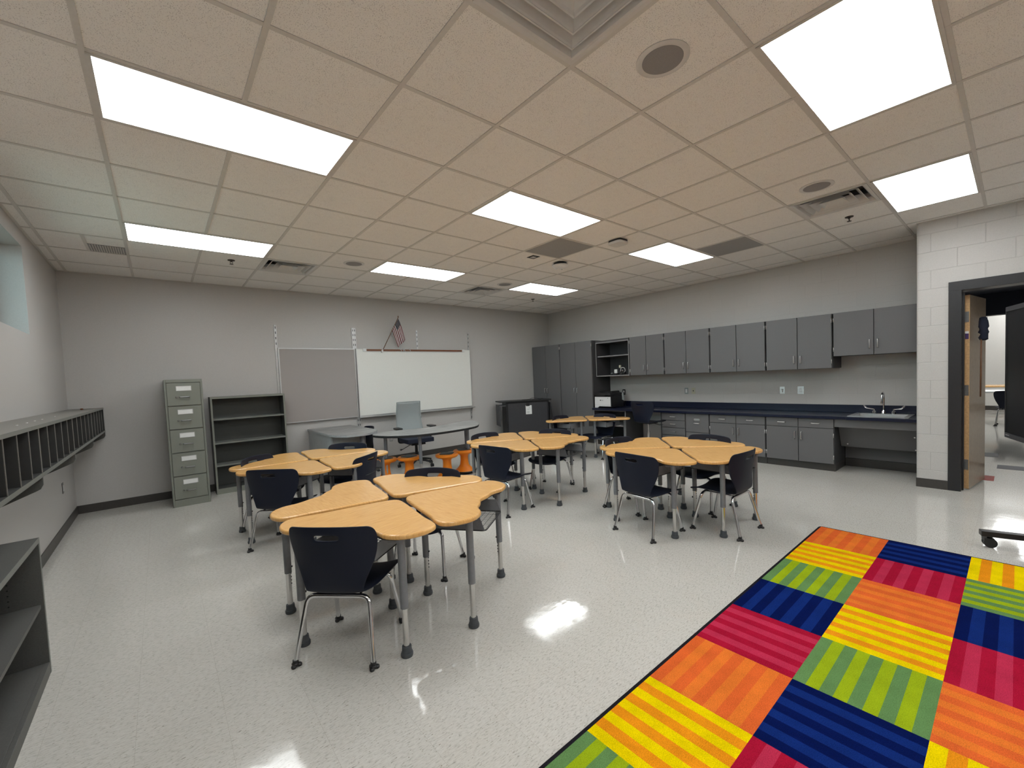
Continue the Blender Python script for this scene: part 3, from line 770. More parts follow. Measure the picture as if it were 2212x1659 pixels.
def base_pair(y0, y1, lab):
    r = thing('base_cabinet', lab, 'base cabinet', (0, 0, 0), 0, G_)
    body(r, y0, y1); ym = (y0 + y1) / 2
    drawer(r, ym, y1 - 0.006, 0.585, 0.714); drawer(r, y0 + 0.006, ym, 0.585, 0.714)
    door(r, BX, ym, y1 - 0.006, 0.105, 0.581, -1, 0.47); door(r, BX, y0 + 0.006, ym, 0.105, 0.581, 1, 0.47)
base_pair(-0.253, 0.588, 'grey base cabinet with two drawers over two doors, next to the file drawer')
base_pair(-1.09, -0.255, 'grey base cabinet with two drawers over two doors, next to the open sink knee space')
r = thing('open_base_shelf', 'open grey base shelf unit with one shelf under the printer', 'base cabinet')
y0, y1 = 2.205, 2.995
f = B(); box(f, BX - 0.0, XR - 0.03, y0, y0 + 0.02, 0.1, BT); box(f, BX, XR - 0.03, y1 - 0.02, y1, 0.1, BT); box(f, BX, XR - 0.03, y0 + 0.02, y1 - 0.02, 0.1, 0.12)
box(f, XR - 0.045, XR - 0.03, y0 + 0.02, y1 - 0.02, 0.12, BT)
obj('shelf_case', f, M['laminate_in'], r)
f = B(); box(f, BX - 0.002, BX, y0, y0 + 0.02, 0.1, BT); box(f, BX - 0.002, BX, y1 - 0.02, y1, 0.1, BT); box(f, BX - 0.002, BX, y0 + 0.02, y1 - 0.02, BT - 0.014, BT); obj('edge_band', f, M['lamedge'], r)
obj('shelf', bx(BX + 0.01, XR - 0.046, y0 + 0.021, y1 - 0.021, 0.40, 0.42), M['lamedge'], r)
obj('toe_kick', bx(BX + 0.05, XR - 0.03, y0, y1, 0, 0.1), M['base'], r)
struct('baseboard_right', bx(XR - 0.008, XR, 1.462, 2.205, 0, 0.102), M['base'])
# counter
r = thing('countertop', 'long navy blue counter with low backsplash along the block wall', 'counter')
f = B()
SY0, SY1, SX0, SX1 = -1.80, -1.245, 7.055, 7.56
for a in ((6.98, XR - 0.001, -1.225, 2.998), (6.955, XR - 0.001, YP + 0.002, SY0), (6.955, SX0, SY0, -1.2255), (SX1, XR - 0.001, SY0, -1.2255), (SX0, SX1, SY1, -1.2255)):
    box(f, a[0], a[1], a[2], a[3], BT + 0.001, 0.757)
obj('counter_slab', f, M['counter'], r, bevel=0.004)
obj('backsplash', bx(XR - 0.02, XR - 0.001, YP + 0.002, 2.998, 0.758, 0.866), M['counter'], r, bevel=0.003)
# sink apron, knee panel
r = thing('sink_knee_panel', 'grey apron and slanted panel under the sink with open knee space', 'panel')
obj('apron', bx(BX, BX + 0.018, YP + 0.003, -1.093, 0.612, BT), M['laminate'], r)
f = B(); prism(f, [(7.20, 0.60), (7.215, 0.60), (7.60, 0.30), (7.60, 0.115), (7.585, 0.115), (7.585, 0.295), (7.36, 0.31), (7.35, 0.31)], YP + 0.004, -1.094, axis='Y')
for v in f.verts: pass
obj('slanted_panel', f, M['laminate'], r)
obj('rear_panel', bx(7.602, 7.614, YP + 0.004, -1.094, 0.113, 0.60), M['laminate'], r)
f = B()
for (x, y, z) in ((7.245, -1.17, 0.545), (7.245, -1.85, 0.50), (7.325, -1.17, 0.35), (7.34, -1.85, 0.33)):
    tube(f, [(x, y, z), (x - 0.006, y, z + 0.001)], 0.008, 8)
obj('screws', f, M['nickel'], r)
obj('toe_kick', bx(7.575, XR - 0.001, YP + 0.004, -1.094, 0, 0.112), M['base'], r)
# sink and faucet
r = thing('sink', 'shallow stainless steel sink set in the navy counter by the pillar', 'sink')
f = B()
zc = 0.7575
for a in ((SX0 - 0.02, SX0 + 0.03, SY0 - 0.02, SY1 + 0.02), (SX1 - 0.10, SX1 + 0.015, SY0 - 0.02, SY1 + 0.02), (SX0 + 0.03, SX1 - 0.10, SY0 - 0.02, SY0 + 0.03), (SX0 + 0.03, SX1 - 0.10, SY1 - 0.03, SY1 + 0.02)):
    box(f, a[0], a[1], a[2], a[3], zc, zc + 0.006)
obj('rim', f, M['steel'], r)
f = B(); xa, xb, ya, yb = SX0 + 0.03, SX1 - 0.10, SY0 + 0.03, SY1 - 0.03
box(f, xa, xb, ya, yb, 0.62, 0.624); box(f, xa - 0.003, xa, ya, yb, 0.62, zc); box(f, xb, xb + 0.003, ya, yb, 0.62, zc); box(f, xa, xb, ya - 0.003, ya, 0.62, zc); box(f, xa, xb, yb, yb + 0.003, 0.62, zc)
obj('basin', f, M['steel'], r)
r = thing('faucet', 'chrome gooseneck faucet with two wing handles behind the sink', 'faucet', (7.50, -1.52, 0.7636))
f = B(); lathe(f, [(0.026, 0.0), (0.024, 0.03), (0.012, 0.045), (0.011, 0.05)], (0, 0), 16)
pts = [(0, 0, 0.04), (0, 0, 0.20)] + [(-0.065 + 0.065 * math.cos(a), -0.0, 0.20 + 0.085 * math.sin(a)) for a in [i * PI / 10 for i in range(1, 11)]] + [(-0.13, 0, 0.165)]
tube(f, pts, 0.0105, 12); tube(f, [(-0.13, 0, 0.17), (-0.13, 0, 0.145)], 0.013, 12)
obj('spout', f, M['chrome'], r)
for s_ in (-1, 1):
    y = s_ * 0.10
    f = B(); lathe(f, [(0.026, 0.0), (0.024, 0.03), (0.011, 0.04), (0.01, 0.06)], (0, y), 16)
    tube(f, bend([(0, y, 0.058), (0, y + s_ * 0.02, 0.062), (-0.0, y + s_ * 0.075, 0.066), (0, y + s_ * 0.11, 0.10)], 0.02), [0.006] * 4 + [0.007] * 6 + [0.011, 0.011, 0.011, 0.009][:4], 8) if False else tube(f, [(0, y, 0.058), (0, y + s_ * 0.04, 0.064), (0, y + s_ * 0.075, 0.070), (0, y + s_ * 0.095, 0.09), (0, y + s_ * 0.11, 0.105)], [0.006, 0.006, 0.008, 0.011, 0.009], 8)
    obj('wing_handle', f, M['chrome'], r)

# printer
r = thing('printer', 'black office printer with white front cover on the counter', 'printer', (7.02, 2.555, 0.7575))
f = B(); box(f, 0.02, 0.44, 0.0, 0.405, 0.012, 0.24); obj('printer_body', f, M['black_plastic'], r, bevel=0.012)
f = B(); box(f, 0.0, 0.43, 0.0, 0.40, 0.255, 0.30); obj('scanner', f, M['black_plastic'], r, bevel=0.01)
f = B(); box(f, 0.06, 0.40, 0.02, 0.39, 0.24, 0.256); box(f, 0.02, 0.06, 0.15, 0.39, 0.24, 0.256); obj('output_gap', f, M['black_paint'], r)
f = B(); prism(f, [(0.03, 0.30), (0.30, 0.30), (0.345, 0.335), (0.33, 0.34), (0.27, 0.318), (0.13, 0.318), (0.06, 0.34), (0.045, 0.335)], 0.10, 0.36, axis='X'); obj('document_feeder', f, M['black_plastic'], r, bevel=0.004)
f = B(); prism(f, [(0.008, 0.035), (0.29, 0.035), (0.33, 0.004), (0.402, 0.004), (0.402, 0.225), (0.008, 0.225)], 0.006, 0.02, axis='X'); fc_ = obj('front_cover', f, M['white'], r, bevel=0.003)
f = B(); box(f, 0.0048, 0.0062, 0.01, 0.395, 0.066, 0.068); obj('seam', f, M['inkgrey'], fc_)
f = B(); box(f, 0.0048, 0.0062, 0.245, 0.268, 0.145, 0.168); box(f, 0.0048, 0.0062, 0.06, 0.08, 0.196, 0.204); obj('logo', f, M['ink'], fc_)
f = B()
for i in range(7): box(f, 0.0048, 0.0062, 0.185 + i * 0.0075, 0.190 + i * 0.0075, 0.150, 0.150 + (0.012 if i % 3 else 0.016))
obj('lettering', f, M['inkgrey'], fc_)
f = B(); prism(f, [(-0.045, 0.14), (0.0, 0.15), (0.0, 0.30), (-0.03, 0.29)], 0.38, 0.40, axis='X'); obj('paper_guide', f, M['mesh_grey'], r)

# things on the open shelf
zt = UZ0 + 0.0205
r = thing('power_adapter', 'black power brick with a white square plug on the open wall shelf', 'power adapter', (7.32, 2.60, zt))
f = B(); box(f, -0.06, 0.05, -0.03, 0.10, 0, 0.035); obj('brick', f, M['black_plastic'], r, bevel=0.006)
f = B(); box(f, -0.03, 0.0, -0.025, 0.045, 0.036, 0.115); obj('plug', f, M['label'], r, bevel=0.006)
r = thing('cable_coil', 'coiled black and white cable with a pale plug on the open wall shelf', 'cable', (7.30, 2.43, zt))
f = B(); pts = []
for i in range(70):
    a = i * 0.5; rr = 0.045 + 0.012 * math.sin(i * 1.3); pts.append((rr * math.cos(a), rr * 1.2 * math.sin(a), 0.008 + i * 0.0009 + 0.006 * math.sin(i * 2.1)))
tube(f, pts, 0.0055, 6); obj('black_loops', f, M['black_plastic'], r)
f = B(); tube(f, bend([(-0.03, 0.045, 0.07), (-0.03, 0.03, 0.15), (-0.03, -0.06, 0.14), (-0.03, -0.07, 0.06), (-0.03, -0.01, 0.045), (-0.03, 0.03, 0.03)], 0.04), 0.005, 8); obj('white_loop', f, M['label'], r)
f = B(); box(f, -0.045, -0.015, 0.03, 0.07, 0.14, 0.195); obj('plug', f, M['ivory'], r, bevel=0.004)
f = B(); lathe(f, [(0.02, 0.075), (0.022, 0.09), (0.015, 0.10)], (-0.02, 0.0), 12); obj('chrome_connector', f, M['chrome'], r)
r = thing('webcam', 'tiny black device with a pale dot at the back of the open wall shelf', 'webcam', (7.33, 2.73, zt))
f = B(); box(f, -0.03, 0.03, -0.02, 0.05, 0, 0.02); obj('base', f, M['black_plastic'], r, bevel=0.005)
f = B(); tube(f, [(-0.02, 0.0, 0.033), (0.015, 0.0, 0.033)], 0.013, 12); obj('lens', f, M['mesh_grey'], r)

# ------------------------------------------------------------------ file cabinet
r = thing('file_cabinet', 'tall grey-green five-drawer metal file cabinet against the back wall', 'file cabinet', (0.213, 4.165, 0))
FW, FD, FH = 0.385, 0.64, 1.615
f = B(); box(f, 0, FW, 0.012, FD, 0, FH); box(f, 0, 0.02, 0, 0.012, 0, FH); box(f, FW - 0.02, FW, 0, 0.012, 0, FH); box(f, 0.02, FW - 0.02, 0, 0.012, 0, 0.09); box(f, 0.02, FW - 0.02, 0, 0.012, FH - 0.04, FH)
obj('cabinet_case', f, M['filegrey'], r, bevel=0.002)
dh = (FH - 0.13) / 5
for i in range(5):
    z0_ = 0.09 + i * dh; z1_ = z0_ + dh
    o = obj('drawer', bx(0.024, FW - 0.026, -0.006, 0.0115, z0_ + 0.007, z1_ - 0.007), M['filegrey'], r, bevel=0.002)
    zc_ = z1_ - 0.075; f = B()
    for a in ((0.115, 0.270, zc_ + 0.026, zc_ + 0.031), (0.115, 0.270, zc_ - 0.031, zc_ - 0.026), (0.115, 0.120, zc_ - 0.026, zc_ + 0.026), (0.265, 0.270, zc_ - 0.026, zc_ + 0.026)): box(f, a[0], a[1], -0.011, -0.0062, a[2], a[3])
    obj('label_holder', f, M['alu'], o)
    obj('label_card', bx(0.120, 0.265, -0.008, -0.0063, zc_ - 0.026, zc_ + 0.026), M['label'], o)
    f = B(); zh = z1_ - 0.185; tube(f, bend([(0.148, -0.006, zh), (0.148, -0.036, zh), (0.242, -0.036, zh), (0.242, -0.006, zh)], 0.008, 3), 0.007, 8); obj('handle', f, M['hinge'], o)
    f = B(); tube(f, [(0.116, -0.006, zh), (0.116, -0.018, zh)], [0.011, 0.008], 10); obj('thumb_latch', f, M['hinge'], o)
# bookcase
r = thing('bookcase', 'empty grey metal bookcase with four shelves beside the file cabinet', 'bookcase', (0.694, 4.52, 0))
BWd, BD, BH = 0.925, 0.29, 1.365
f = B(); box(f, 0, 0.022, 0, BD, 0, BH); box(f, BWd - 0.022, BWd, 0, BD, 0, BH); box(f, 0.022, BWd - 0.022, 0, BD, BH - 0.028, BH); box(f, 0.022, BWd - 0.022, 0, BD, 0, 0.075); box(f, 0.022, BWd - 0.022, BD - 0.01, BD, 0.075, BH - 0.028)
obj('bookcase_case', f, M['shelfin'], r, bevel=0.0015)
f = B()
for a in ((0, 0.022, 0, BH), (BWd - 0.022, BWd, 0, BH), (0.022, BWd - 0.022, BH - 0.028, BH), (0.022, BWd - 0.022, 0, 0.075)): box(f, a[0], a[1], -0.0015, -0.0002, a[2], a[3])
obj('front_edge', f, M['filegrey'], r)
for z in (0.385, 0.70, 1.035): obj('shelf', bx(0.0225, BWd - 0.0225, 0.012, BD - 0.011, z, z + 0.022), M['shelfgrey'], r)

# ------------------------------------------------------------------ cubby shelf on the window wall
r = thing('wall_cubby', 'long dark grey wall-hung mail cubby with many upright dividers under the window', 'cubby shelf')
CX = -0.39; CZ0, CZ1 = 0.99, 1.30
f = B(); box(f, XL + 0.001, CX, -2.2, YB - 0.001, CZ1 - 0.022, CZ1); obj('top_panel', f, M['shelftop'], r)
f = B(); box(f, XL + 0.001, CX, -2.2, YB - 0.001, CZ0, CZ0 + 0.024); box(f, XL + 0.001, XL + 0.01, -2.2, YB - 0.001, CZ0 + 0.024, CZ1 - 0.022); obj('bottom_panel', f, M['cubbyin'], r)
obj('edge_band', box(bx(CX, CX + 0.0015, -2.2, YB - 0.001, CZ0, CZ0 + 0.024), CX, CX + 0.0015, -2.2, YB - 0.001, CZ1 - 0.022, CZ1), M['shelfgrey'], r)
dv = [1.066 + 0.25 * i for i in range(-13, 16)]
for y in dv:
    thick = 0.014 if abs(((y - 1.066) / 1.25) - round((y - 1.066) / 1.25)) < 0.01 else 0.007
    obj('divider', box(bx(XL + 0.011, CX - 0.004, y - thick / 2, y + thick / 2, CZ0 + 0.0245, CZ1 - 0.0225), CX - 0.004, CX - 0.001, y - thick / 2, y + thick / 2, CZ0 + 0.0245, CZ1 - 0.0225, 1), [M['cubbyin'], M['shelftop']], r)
for y in (4.79, 3.54, 2.30, 1.05, -0.2, -1.45):
    f = B(); prof = [(XL + 0.001, CZ0 - 0.0005), (CX, CZ0 - 0.0005), (CX, CZ0 - 0.045), (CX - 0.012, CZ0 - 0.07), (CX - 0.03, CZ0 - 0.08), (XL + 0.001, CZ0 - 0.205)]
    prism(f, [(a, b2) for a, b2 in prof], y - 0.009, y + 0.009, axis='Y'); obj('bracket', f, M['shelfdark'], r)
f = B()
for (x, y) in ((-0.492, 1.175), (-0.494, 1.431), (-0.498, 1.682), (-0.497, 1.915), (-0.498, 2.406)): lathe(f, [(0.006, CZ1 + 0.0002), (0.005, CZ1 + 0.003)], (x, y), 10)
obj('screw_caps', f, M['white'], r)
o = obj('pushpin', lathe(B(), [(0.008, 0), (0.014, 0.008), (0.010, 0.018)], (0, 0), 12), M['cork'], loc=(-0.52, 4.2, CZ1 + 0.0005)); tag(o, 'tiny dark red button-like piece lying on the cubby near the room corner', 'pushpin')

# low bookcase bottom left
r = thing('low_bookcase', 'low dark grey open bookcase at the window wall, closest to the viewer', 'bookcase', (XL + 0.01, -1.5, 0))
LX = 0.325; LY = 2.155; LH = 0.725
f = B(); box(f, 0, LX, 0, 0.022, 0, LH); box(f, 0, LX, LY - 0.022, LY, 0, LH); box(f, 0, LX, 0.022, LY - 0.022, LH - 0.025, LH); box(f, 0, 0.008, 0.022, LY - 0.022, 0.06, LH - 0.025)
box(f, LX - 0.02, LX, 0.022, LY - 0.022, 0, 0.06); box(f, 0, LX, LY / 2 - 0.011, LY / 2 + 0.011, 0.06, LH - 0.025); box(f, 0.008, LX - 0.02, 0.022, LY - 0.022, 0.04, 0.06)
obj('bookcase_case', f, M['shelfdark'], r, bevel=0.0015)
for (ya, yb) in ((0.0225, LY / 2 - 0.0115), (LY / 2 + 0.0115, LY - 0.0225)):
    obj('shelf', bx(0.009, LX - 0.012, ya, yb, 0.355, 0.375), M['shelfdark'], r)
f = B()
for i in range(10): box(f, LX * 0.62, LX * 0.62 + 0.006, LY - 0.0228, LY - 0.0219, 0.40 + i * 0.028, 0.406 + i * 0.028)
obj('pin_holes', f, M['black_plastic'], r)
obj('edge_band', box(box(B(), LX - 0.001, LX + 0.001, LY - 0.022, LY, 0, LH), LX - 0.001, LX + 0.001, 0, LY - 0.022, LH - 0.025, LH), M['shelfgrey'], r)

# ------------------------------------------------------------------ student desks
HALF = [(0.034, 0.034), (0.089, 0.012), (0.222, 0.009), (0.354, 0.010), (0.505, 0.012), (0.611, 0.004), (0.685, 0.020), (0.726, 0.100), (0.718, 0.203), (0.652, 0.282), (0.555, 0.312), (0.482, 0.366), (0.409, 0.409)]
OUT = HALF + [(b2, a) for a, b2 in HALF[1:-1][::-1]]
def uv(a, b2): return ((a + b2) / math.sqrt(2), (a - b2) / math.sqrt(2))
OUTL = [(p.x, p.y) for p in cr([uv(a, b2) for a, b2 in OUT], 4)]
def make_desk():
    r = thing('student_desk', '', 'student desk')
    cx = sum(p[0] for p in OUTL) / len(OUTL)
    f = B(); prism(f, OUTL, 0.648, 0.676)
    obj('desk_top', f, M['oak'], r, bevel=0.011, seg=4)
    f = B(); sh = [(cx + (a - cx) * 0.93, b2 * 0.93) for a, b2 in OUTL]; prism(f, sh, 0.642, 0.6478); obj('underside_panel', f, M['black_plastic'], r)
    f = B()
    box(f, 0.40, 0.44, -0.26, 0.26, 0.612, 0.6415)
    for s_ in (-1, 1):
        prism(f, [(0.585, s_ * 0.36), (0.635, s_ * 0.26), (0.60, s_ * 0.24), (0.42, s_ * 0.22), (0.17, s_ * 0.02), (0.19, s_ * -0.02), (0.45, s_ * 0.17), (0.55, s_ * 0.25)][::s_], 0.624, 0.6415)
    obj('steel_frame', f, M['greyleg'], r)
    # book basket open towards the sitter
    f = B(); a0, a1, hb = 0.24, 0.655, 0.19
    for s_ in (-1, 1):
        prism(f, [(a0, 0.612), (a1 - 0.03, 0.612), (a1, 0.53), (a0 + 0.02, 0.53)], s_ * hb - 0.0012, s_ * hb + 0.0012, axis='Y')
    box(f, a0, a0 + 0.002, -hb, hb, 0.53, 0.62)
    obj('basket_side', f, M['greyleg'], r)
    f = B()
    for i in range(13):
        x = a0 + 0.01 + i * (a1 - a0 - 0.012) / 12; tube(f, [(x, -hb, 0.531), (x, hb, 0.531)], 0.0016, 5)
    for i in range(17):
        y = -hb + i * 2 * hb / 16; tube(f, [(a0 + 0.003, y, 0.61), (a0 + 0.004, y, 0.532), (a1, y, 0.532)], 0.0016, 5)
    tube(f, bend([(a0, -hb, 0.53), (a1 + 0.005, -hb, 0.53), (a1 + 0.005, hb, 0.53), (a0, hb, 0.53)], 0.03), 0.004, 6)
    obj('wire_basket', f, M['wire'], r)
    for (u_, v_) in ((0.60, 0.315), (0.60, -0.315), (0.165, 0.0)):
        f = B(); tube(f, [(u_, v_, 0.262), (u_, v_, 0.62), (u_, v_, 0.641)], [0.0215, 0.0215, 0.03], 14)
        lg = obj('leg', f, M['greyleg'], r)
        obj('lower_tube', tube(B(), [(u_, v_, 0.04), (u_, v_, 0.263)], 0.0165, 14), M['tubechrome'], lg)
        f = B(); lathe(f, [(0.030, 0.0), (0.032, 0.006), (0.032, 0.017), (0.030, 0.023), (0.0265, 0.024), (0.0245, 0.056), (0.019, 0.057)], (u_, v_), 18); obj('rubber_foot', f, M['greyrub'], lg)
        f = B(); dx, dy = (0.0165, 0.0) if u_ < 0.3 else (-0.013, -0.010 * (1 if v_ > 0 else -1))
        for i in range(5): tube(f, [(u_ + dx * 0.9, v_ + dy * 0.9, 0.19 + i * 0.022), (u_ + dx * 1.12, v_ + dy * 1.12, 0.19 + i * 0.022)], 0.0045, 6)
        tube(f, [(u_ + dx * 1.2, v_ + dy * 1.2, 0.30), (u_ + dx * 1.65, v_ + dy * 1.65, 0.30)], 0.006, 8)
        obj('adjusting_holes', f, M['black_plastic'], lg)
    return r
ROLE = {'front': (1.374, 0.045, -142.4), 'right': (1.390, 0.066, -52.9), 'left': (1.345, 0.079, 127.5), 'back': (1.347, 0.100, 35.5)}
O0 = (1.36, 0.06)
CL = {'c1': (1.36, 0.06, 0.0, 'the foreground desk cluster'), 'c2': (1.3845, 2.1924, 0.0947, 'the desk cluster before the bookcase'),
      'c3': (3.6538, 1.3035, -0.4074, 'the middle desk cluster near the orange stools'), 'c4': (4.132, -0.4322, -0.6902, 'the desk cluster closest to the rug corner')}
RL = {'front': 'near window-side quarter', 'right': 'near rug-side quarter', 'left': 'far window-side quarter', 'back': 'far cabinet-side quarter'}
def desk_pose(cl, role):
    X, Y, th = CL[cl][:3]; ox, oy, ang = ROLE[role]
    dx, dy = ox - O0[0], oy - O0[1]; c_, s_ = math.cos(th), math.sin(th)
    return (X + dx * c_ - dy * s_, Y + dx * s_ + dy * c_, 0), D(ang) + th
CL['c5'] = (5.75, 2.033, -0.595, 'the far desk pair before the printer counter')
desk0 = make_desk(); used = False
for cl in ('c1', 'c2', 'c3', 'c4', 'c5'):
    for role in (('front', 'right', 'left', 'back') if cl != 'c5' else ('left', 'back')):
        loc, rz = desk_pose(cl, role)
        if cl == 'c5': lab = 'curved oak desk of the far pair, ' + ('on the black cart side' if role == 'left' else 'on the side of the navy task chair')
        else: lab = 'curved oak desk, ' + RL[role] + ' of ' + CL[cl][3]
        grp = 'desks of ' + CL[cl][3]
        if not used: desk0.location = loc; desk0.rotation_euler = (0, 0, rz); desk0['label'] = lab; desk0['group'] = grp; used = True
        else: dup(desk0, loc, rz, lab, grp)

# ------------------------------------------------------------------ student chairs (facing +y, origin on the floor under the seat)
def shell_bm():
    """one continuous seat-and-back shell"""
    prof = [(0.235, 0.350, 0.180), (0.215, 0.371, 0.215), (0.155, 0.382, 0.228), (0.08, 0.381, 0.226), (0.0, 0.376, 0.218), (-0.07, 0.366, 0.204), (-0.115, 0.358, 0.184),
            (-0.150, 0.359, 0.163), (-0.170, 0.380, 0.157), (-0.180, 0.425, 0.168), (-0.188, 0.48, 0.193), (-0.196, 0.54, 0.220), (-0.204, 0.60, 0.237), (-0.213, 0.652, 0.243), (-0.216, 0.667, 0.243), (-0.221, 0.693, 0.241), (-0.225, 0.718, 0.231), (-0.227, 0.730, 0.208)]
    NX = 22; f = B(); rows = []
    for i, (y, z, hw_) in enumerate(prof):
        back = max(0.0, min(1.0, (z - 0.375) / 0.13)) if y < -0.13 else 0
        row = []
        for j in range(NX + 1):
            s_ = -1 + 2 * j / NX; x = s_ * hw_
            cy = 0.045 * back * abs(s_) ** 2.2 * (hw_ / 0.2) ** 2
            cz = (0.018 * abs(s_) ** 3 if not back else 0) - (0.010 * (1 - abs(s_) ** 2) if y > -0.1 else 0)
            if i == len(prof) - 1: cz += 0.012 * (1 - s_ * s_)
            if i == len(prof) - 2: cz += 0.008 * (1 - s_ * s_)
            row.append(f.verts.new((x, y + cy, z + cz)))
        rows.append(row)
    for i in range(len(rows) - 1):
        for j in range(NX):
            hole = i == 14 and 9 <= j <= 12 or i == 14 and j in (8, 13)
            if hole: continue
            fc = f.faces.new((rows[i][j], rows[i][j + 1], rows[i + 1][j + 1], rows[i + 1][j])); fc.smooth = True
    return f
def make_chair():
    r = thing('student_chair', '', 'chair')
    f = shell_bm(); f.faces.ensure_lookup_table()
    o = obj('seat_shell', f, M['navy'], r, smooth=True)
    m_ = o.modifiers.new('s', 'SOLIDIFY'); m_.thickness = 0.009; m_.offset = 0
    m_ = o.modifiers.new('ss', 'SUBSURF'); m_.levels = 1; m_.render_levels = 2
    for sy, yf, yr, xf in ((-1, -0.215, -0.135, 0.212), (1, 0.205, 0.13, 0.205)):
        for sx in (-1, 1):
            f = B()
            zr = 0.340
            tube(f, bend([(0, yr, zr), (sx * 0.172, yr, zr), (sx * xf, yf, 0.022)], 0.05, 6), 0.0128, 12)
            lg = obj('leg', f, M['chrome'], r)
            g_ = B(); lathe(g_, [(0.014, 0.002), (0.018, 0.008), (0.018, 0.018), (0.0145, 0.021), (0.0145, 0.036), (0.0125, 0.037)], (sx * xf, yf), 14)
            for k in range(3):
                a = k * 2 * PI / 3 + 0.5; lathe(g_, [(0.010, 0.0), (0.0125, 0.004), (0.0125, 0.012), (0.008, 0.017)], (sx * xf + 0.017 * math.cos(a), yf + 0.017 * math.sin(a)), 10)
            obj('glide', g_, M['black_plastic'], lg)
    for sx in (-1, 1): obj('seat_support', tube(B(), [(sx * 0.12, -0.135, 0.344), (sx * 0.12, 0.13, 0.352)], 0.008, 8), M['chrome'], r)
    return r
chairs = [
 ('c1', 0.925, -0.245, 44, 'navy plastic chair nearest the viewer, back to us, at the foreground desk cluster'),
 ('c1', 1.70, 0.305, 219, 'navy chair behind the foreground cluster, only its top with orange showing through the hand hole'),
 ('c2', 1.00, 1.77, 47.6, 'navy plastic chair with its back to the viewer at the cluster before the bookcase'),
 ('c2', 1.03, 2.42, -46, 'navy plastic chair on the bookcase side of its cluster, pale hand hole showing'),
 ('c2', 1.78, 2.50, 228, 'navy plastic chair behind the cluster before the bookcase, on the side of the grey desk'),
 ('c2', 1.65, 1.79, 130, 'navy plastic chair seen edge-on beside the first orange stool'),
 ('c3', 3.04, 0.99, 9, 'navy chair with its back to the viewer at the middle cluster, near the orange stools'),
 ('c3', 4.02, 1.27, 198, 'navy plastic chair at the cabinet side of the middle cluster, seat showing under the desk'),
 ('c3', 3.42, 1.69, -85, 'navy chair at the far side of the middle cluster, by the curved grey table end'),
 ('c4', 3.53, -0.485, -6, 'navy chair with its back to the viewer at the desk cluster closest to the rug'),
 ('c4', 4.04, -0.955, 89, 'navy plastic chair at the rug side of its cluster, turned sideways to us'),
 ('c4', 4.01, 0.01, -91, 'navy chair behind the cluster closest to the rug, half hidden below the task chair'),
 ('c4', 4.53, -0.50, 177, 'navy plastic chair in front of the base cabinets, only its top above the desk'),
 ('c5', 5.62, 2.42, -82, 'navy plastic chair partly hidden behind the far desk pair, in front of the tall cabinets'),
 ('c5', 6.03, 2.06, 181, 'navy plastic chair in front of the open base shelf at the far desk pair'),
 ('x', 2.66, 4.38, 178, 'dark student chair seen side-on between grey desk and curved table'),
]
ch0 = make_chair()
for i, (cl, x, y, fa, lab) in enumerate(chairs):
    rz = D(fa - 90)
    if i == 0: ch0.location = (x, y, 0); ch0.rotation_euler = (0, 0, rz); ch0['label'] = lab; ch0['group'] = 'navy student chairs'
    else: dup(ch0, (x, y, 0), rz, lab, 'navy student chairs')

# ------------------------------------------------------------------ curved teacher table
r = thing('curved_table', 'curved grey wood-top table with black edge in front of the whiteboard', 'table')
out = [(2.42, 3.16), (2.44, 3.02), (2.52, 2.86), (2.66, 2.71), (2.86, 2.61), (3.12, 2.57), (3.40, 2.585), (3.66, 2.64), (3.88, 2.73), (4.05, 2.90), (4.18, 3.10), (4.28, 3.28), (4.33, 3.45), (4.29, 3.56), (4.18, 3.60), (4.05, 3.57), (3.90, 3.48), (3.74, 3.40), (3.55, 3.34), (3.35, 3.31), (3.15, 3.32), (2.96, 3.37), (2.80, 3.41), (2.66, 3.41), (2.54, 3.36), (2.46, 3.27)]
pl = [(p.x, p.y) for p in cr(out, 3)]
obj('table_top', prism(B(), [(3.35 + (a - 3.35) * 0.997, 3.0 + (b2 - 3.0) * 0.995) for a, b2 in pl], 0.7301, 0.7325), M['greywood'], r)
obj('edge_band', prism(B(), pl, 0.70, 0.73), M['black_plastic'], r, bevel=0.004)
for (x, y) in ((2.60, 3.17), (2.93, 2.76), (3.80, 2.86), (4.12, 3.40)):
    f = B(); tube(f, [(x, y, 0.30), (x, y, 0.66), (x, y, 0.70)], [0.024, 0.024, 0.04], 14); lg = obj('leg', f, M['greyleg'], r)
    obj('lower_tube', tube(B(), [(x, y, 0.04), (x, y, 0.301)], 0.018, 12), M['nickel'], lg)
    f = B(); lathe(f, [(0.028, 0), (0.030, 0.015), (0.022, 0.04), (0.019, 0.05)], (x, y), 16); obj('rubber_foot', f, M['greyrub'], lg)

# wobble stools
def make_stool(h):
    r = thing('wobble_stool', '', 'stool')
    f = B(); lathe(f, [(0.10, h - 0.065), (0.145, h - 0.055), (0.168, h - 0.035), (0.170, h - 0.02), (0.158, h - 0.006), (0.125, h - 0.001), (0.122, h - 0.003)], (0, 0), 32)
    obj('seat_ring', f, M['orange'], r)
    f = B(); prism(f, rsq(0.098, 0.045), h - 0.004, h + 0.004); obj('seat_pad', f, M['black_plastic'], r, bevel=0.003)
    f = B(); lathe(f, [(0.150, 0.045), (0.135, 0.065), (0.095, 0.10), (0.070, 0.14), (0.062, 0.2), (0.062, h - 0.10), (0.085, h - 0.064)], (0, 0), 28); obj('stem', f, M['orange'], r)
    f = B(); lathe(f, [(0.07, 0.0), (0.13, 0.012), (0.158, 0.028), (0.158, 0.04), (0.150, 0.0448)], (0, 0), 32); obj('rocker_base', f, M['black_plastic'], r)
    return r
st0 = make_stool(0.372)
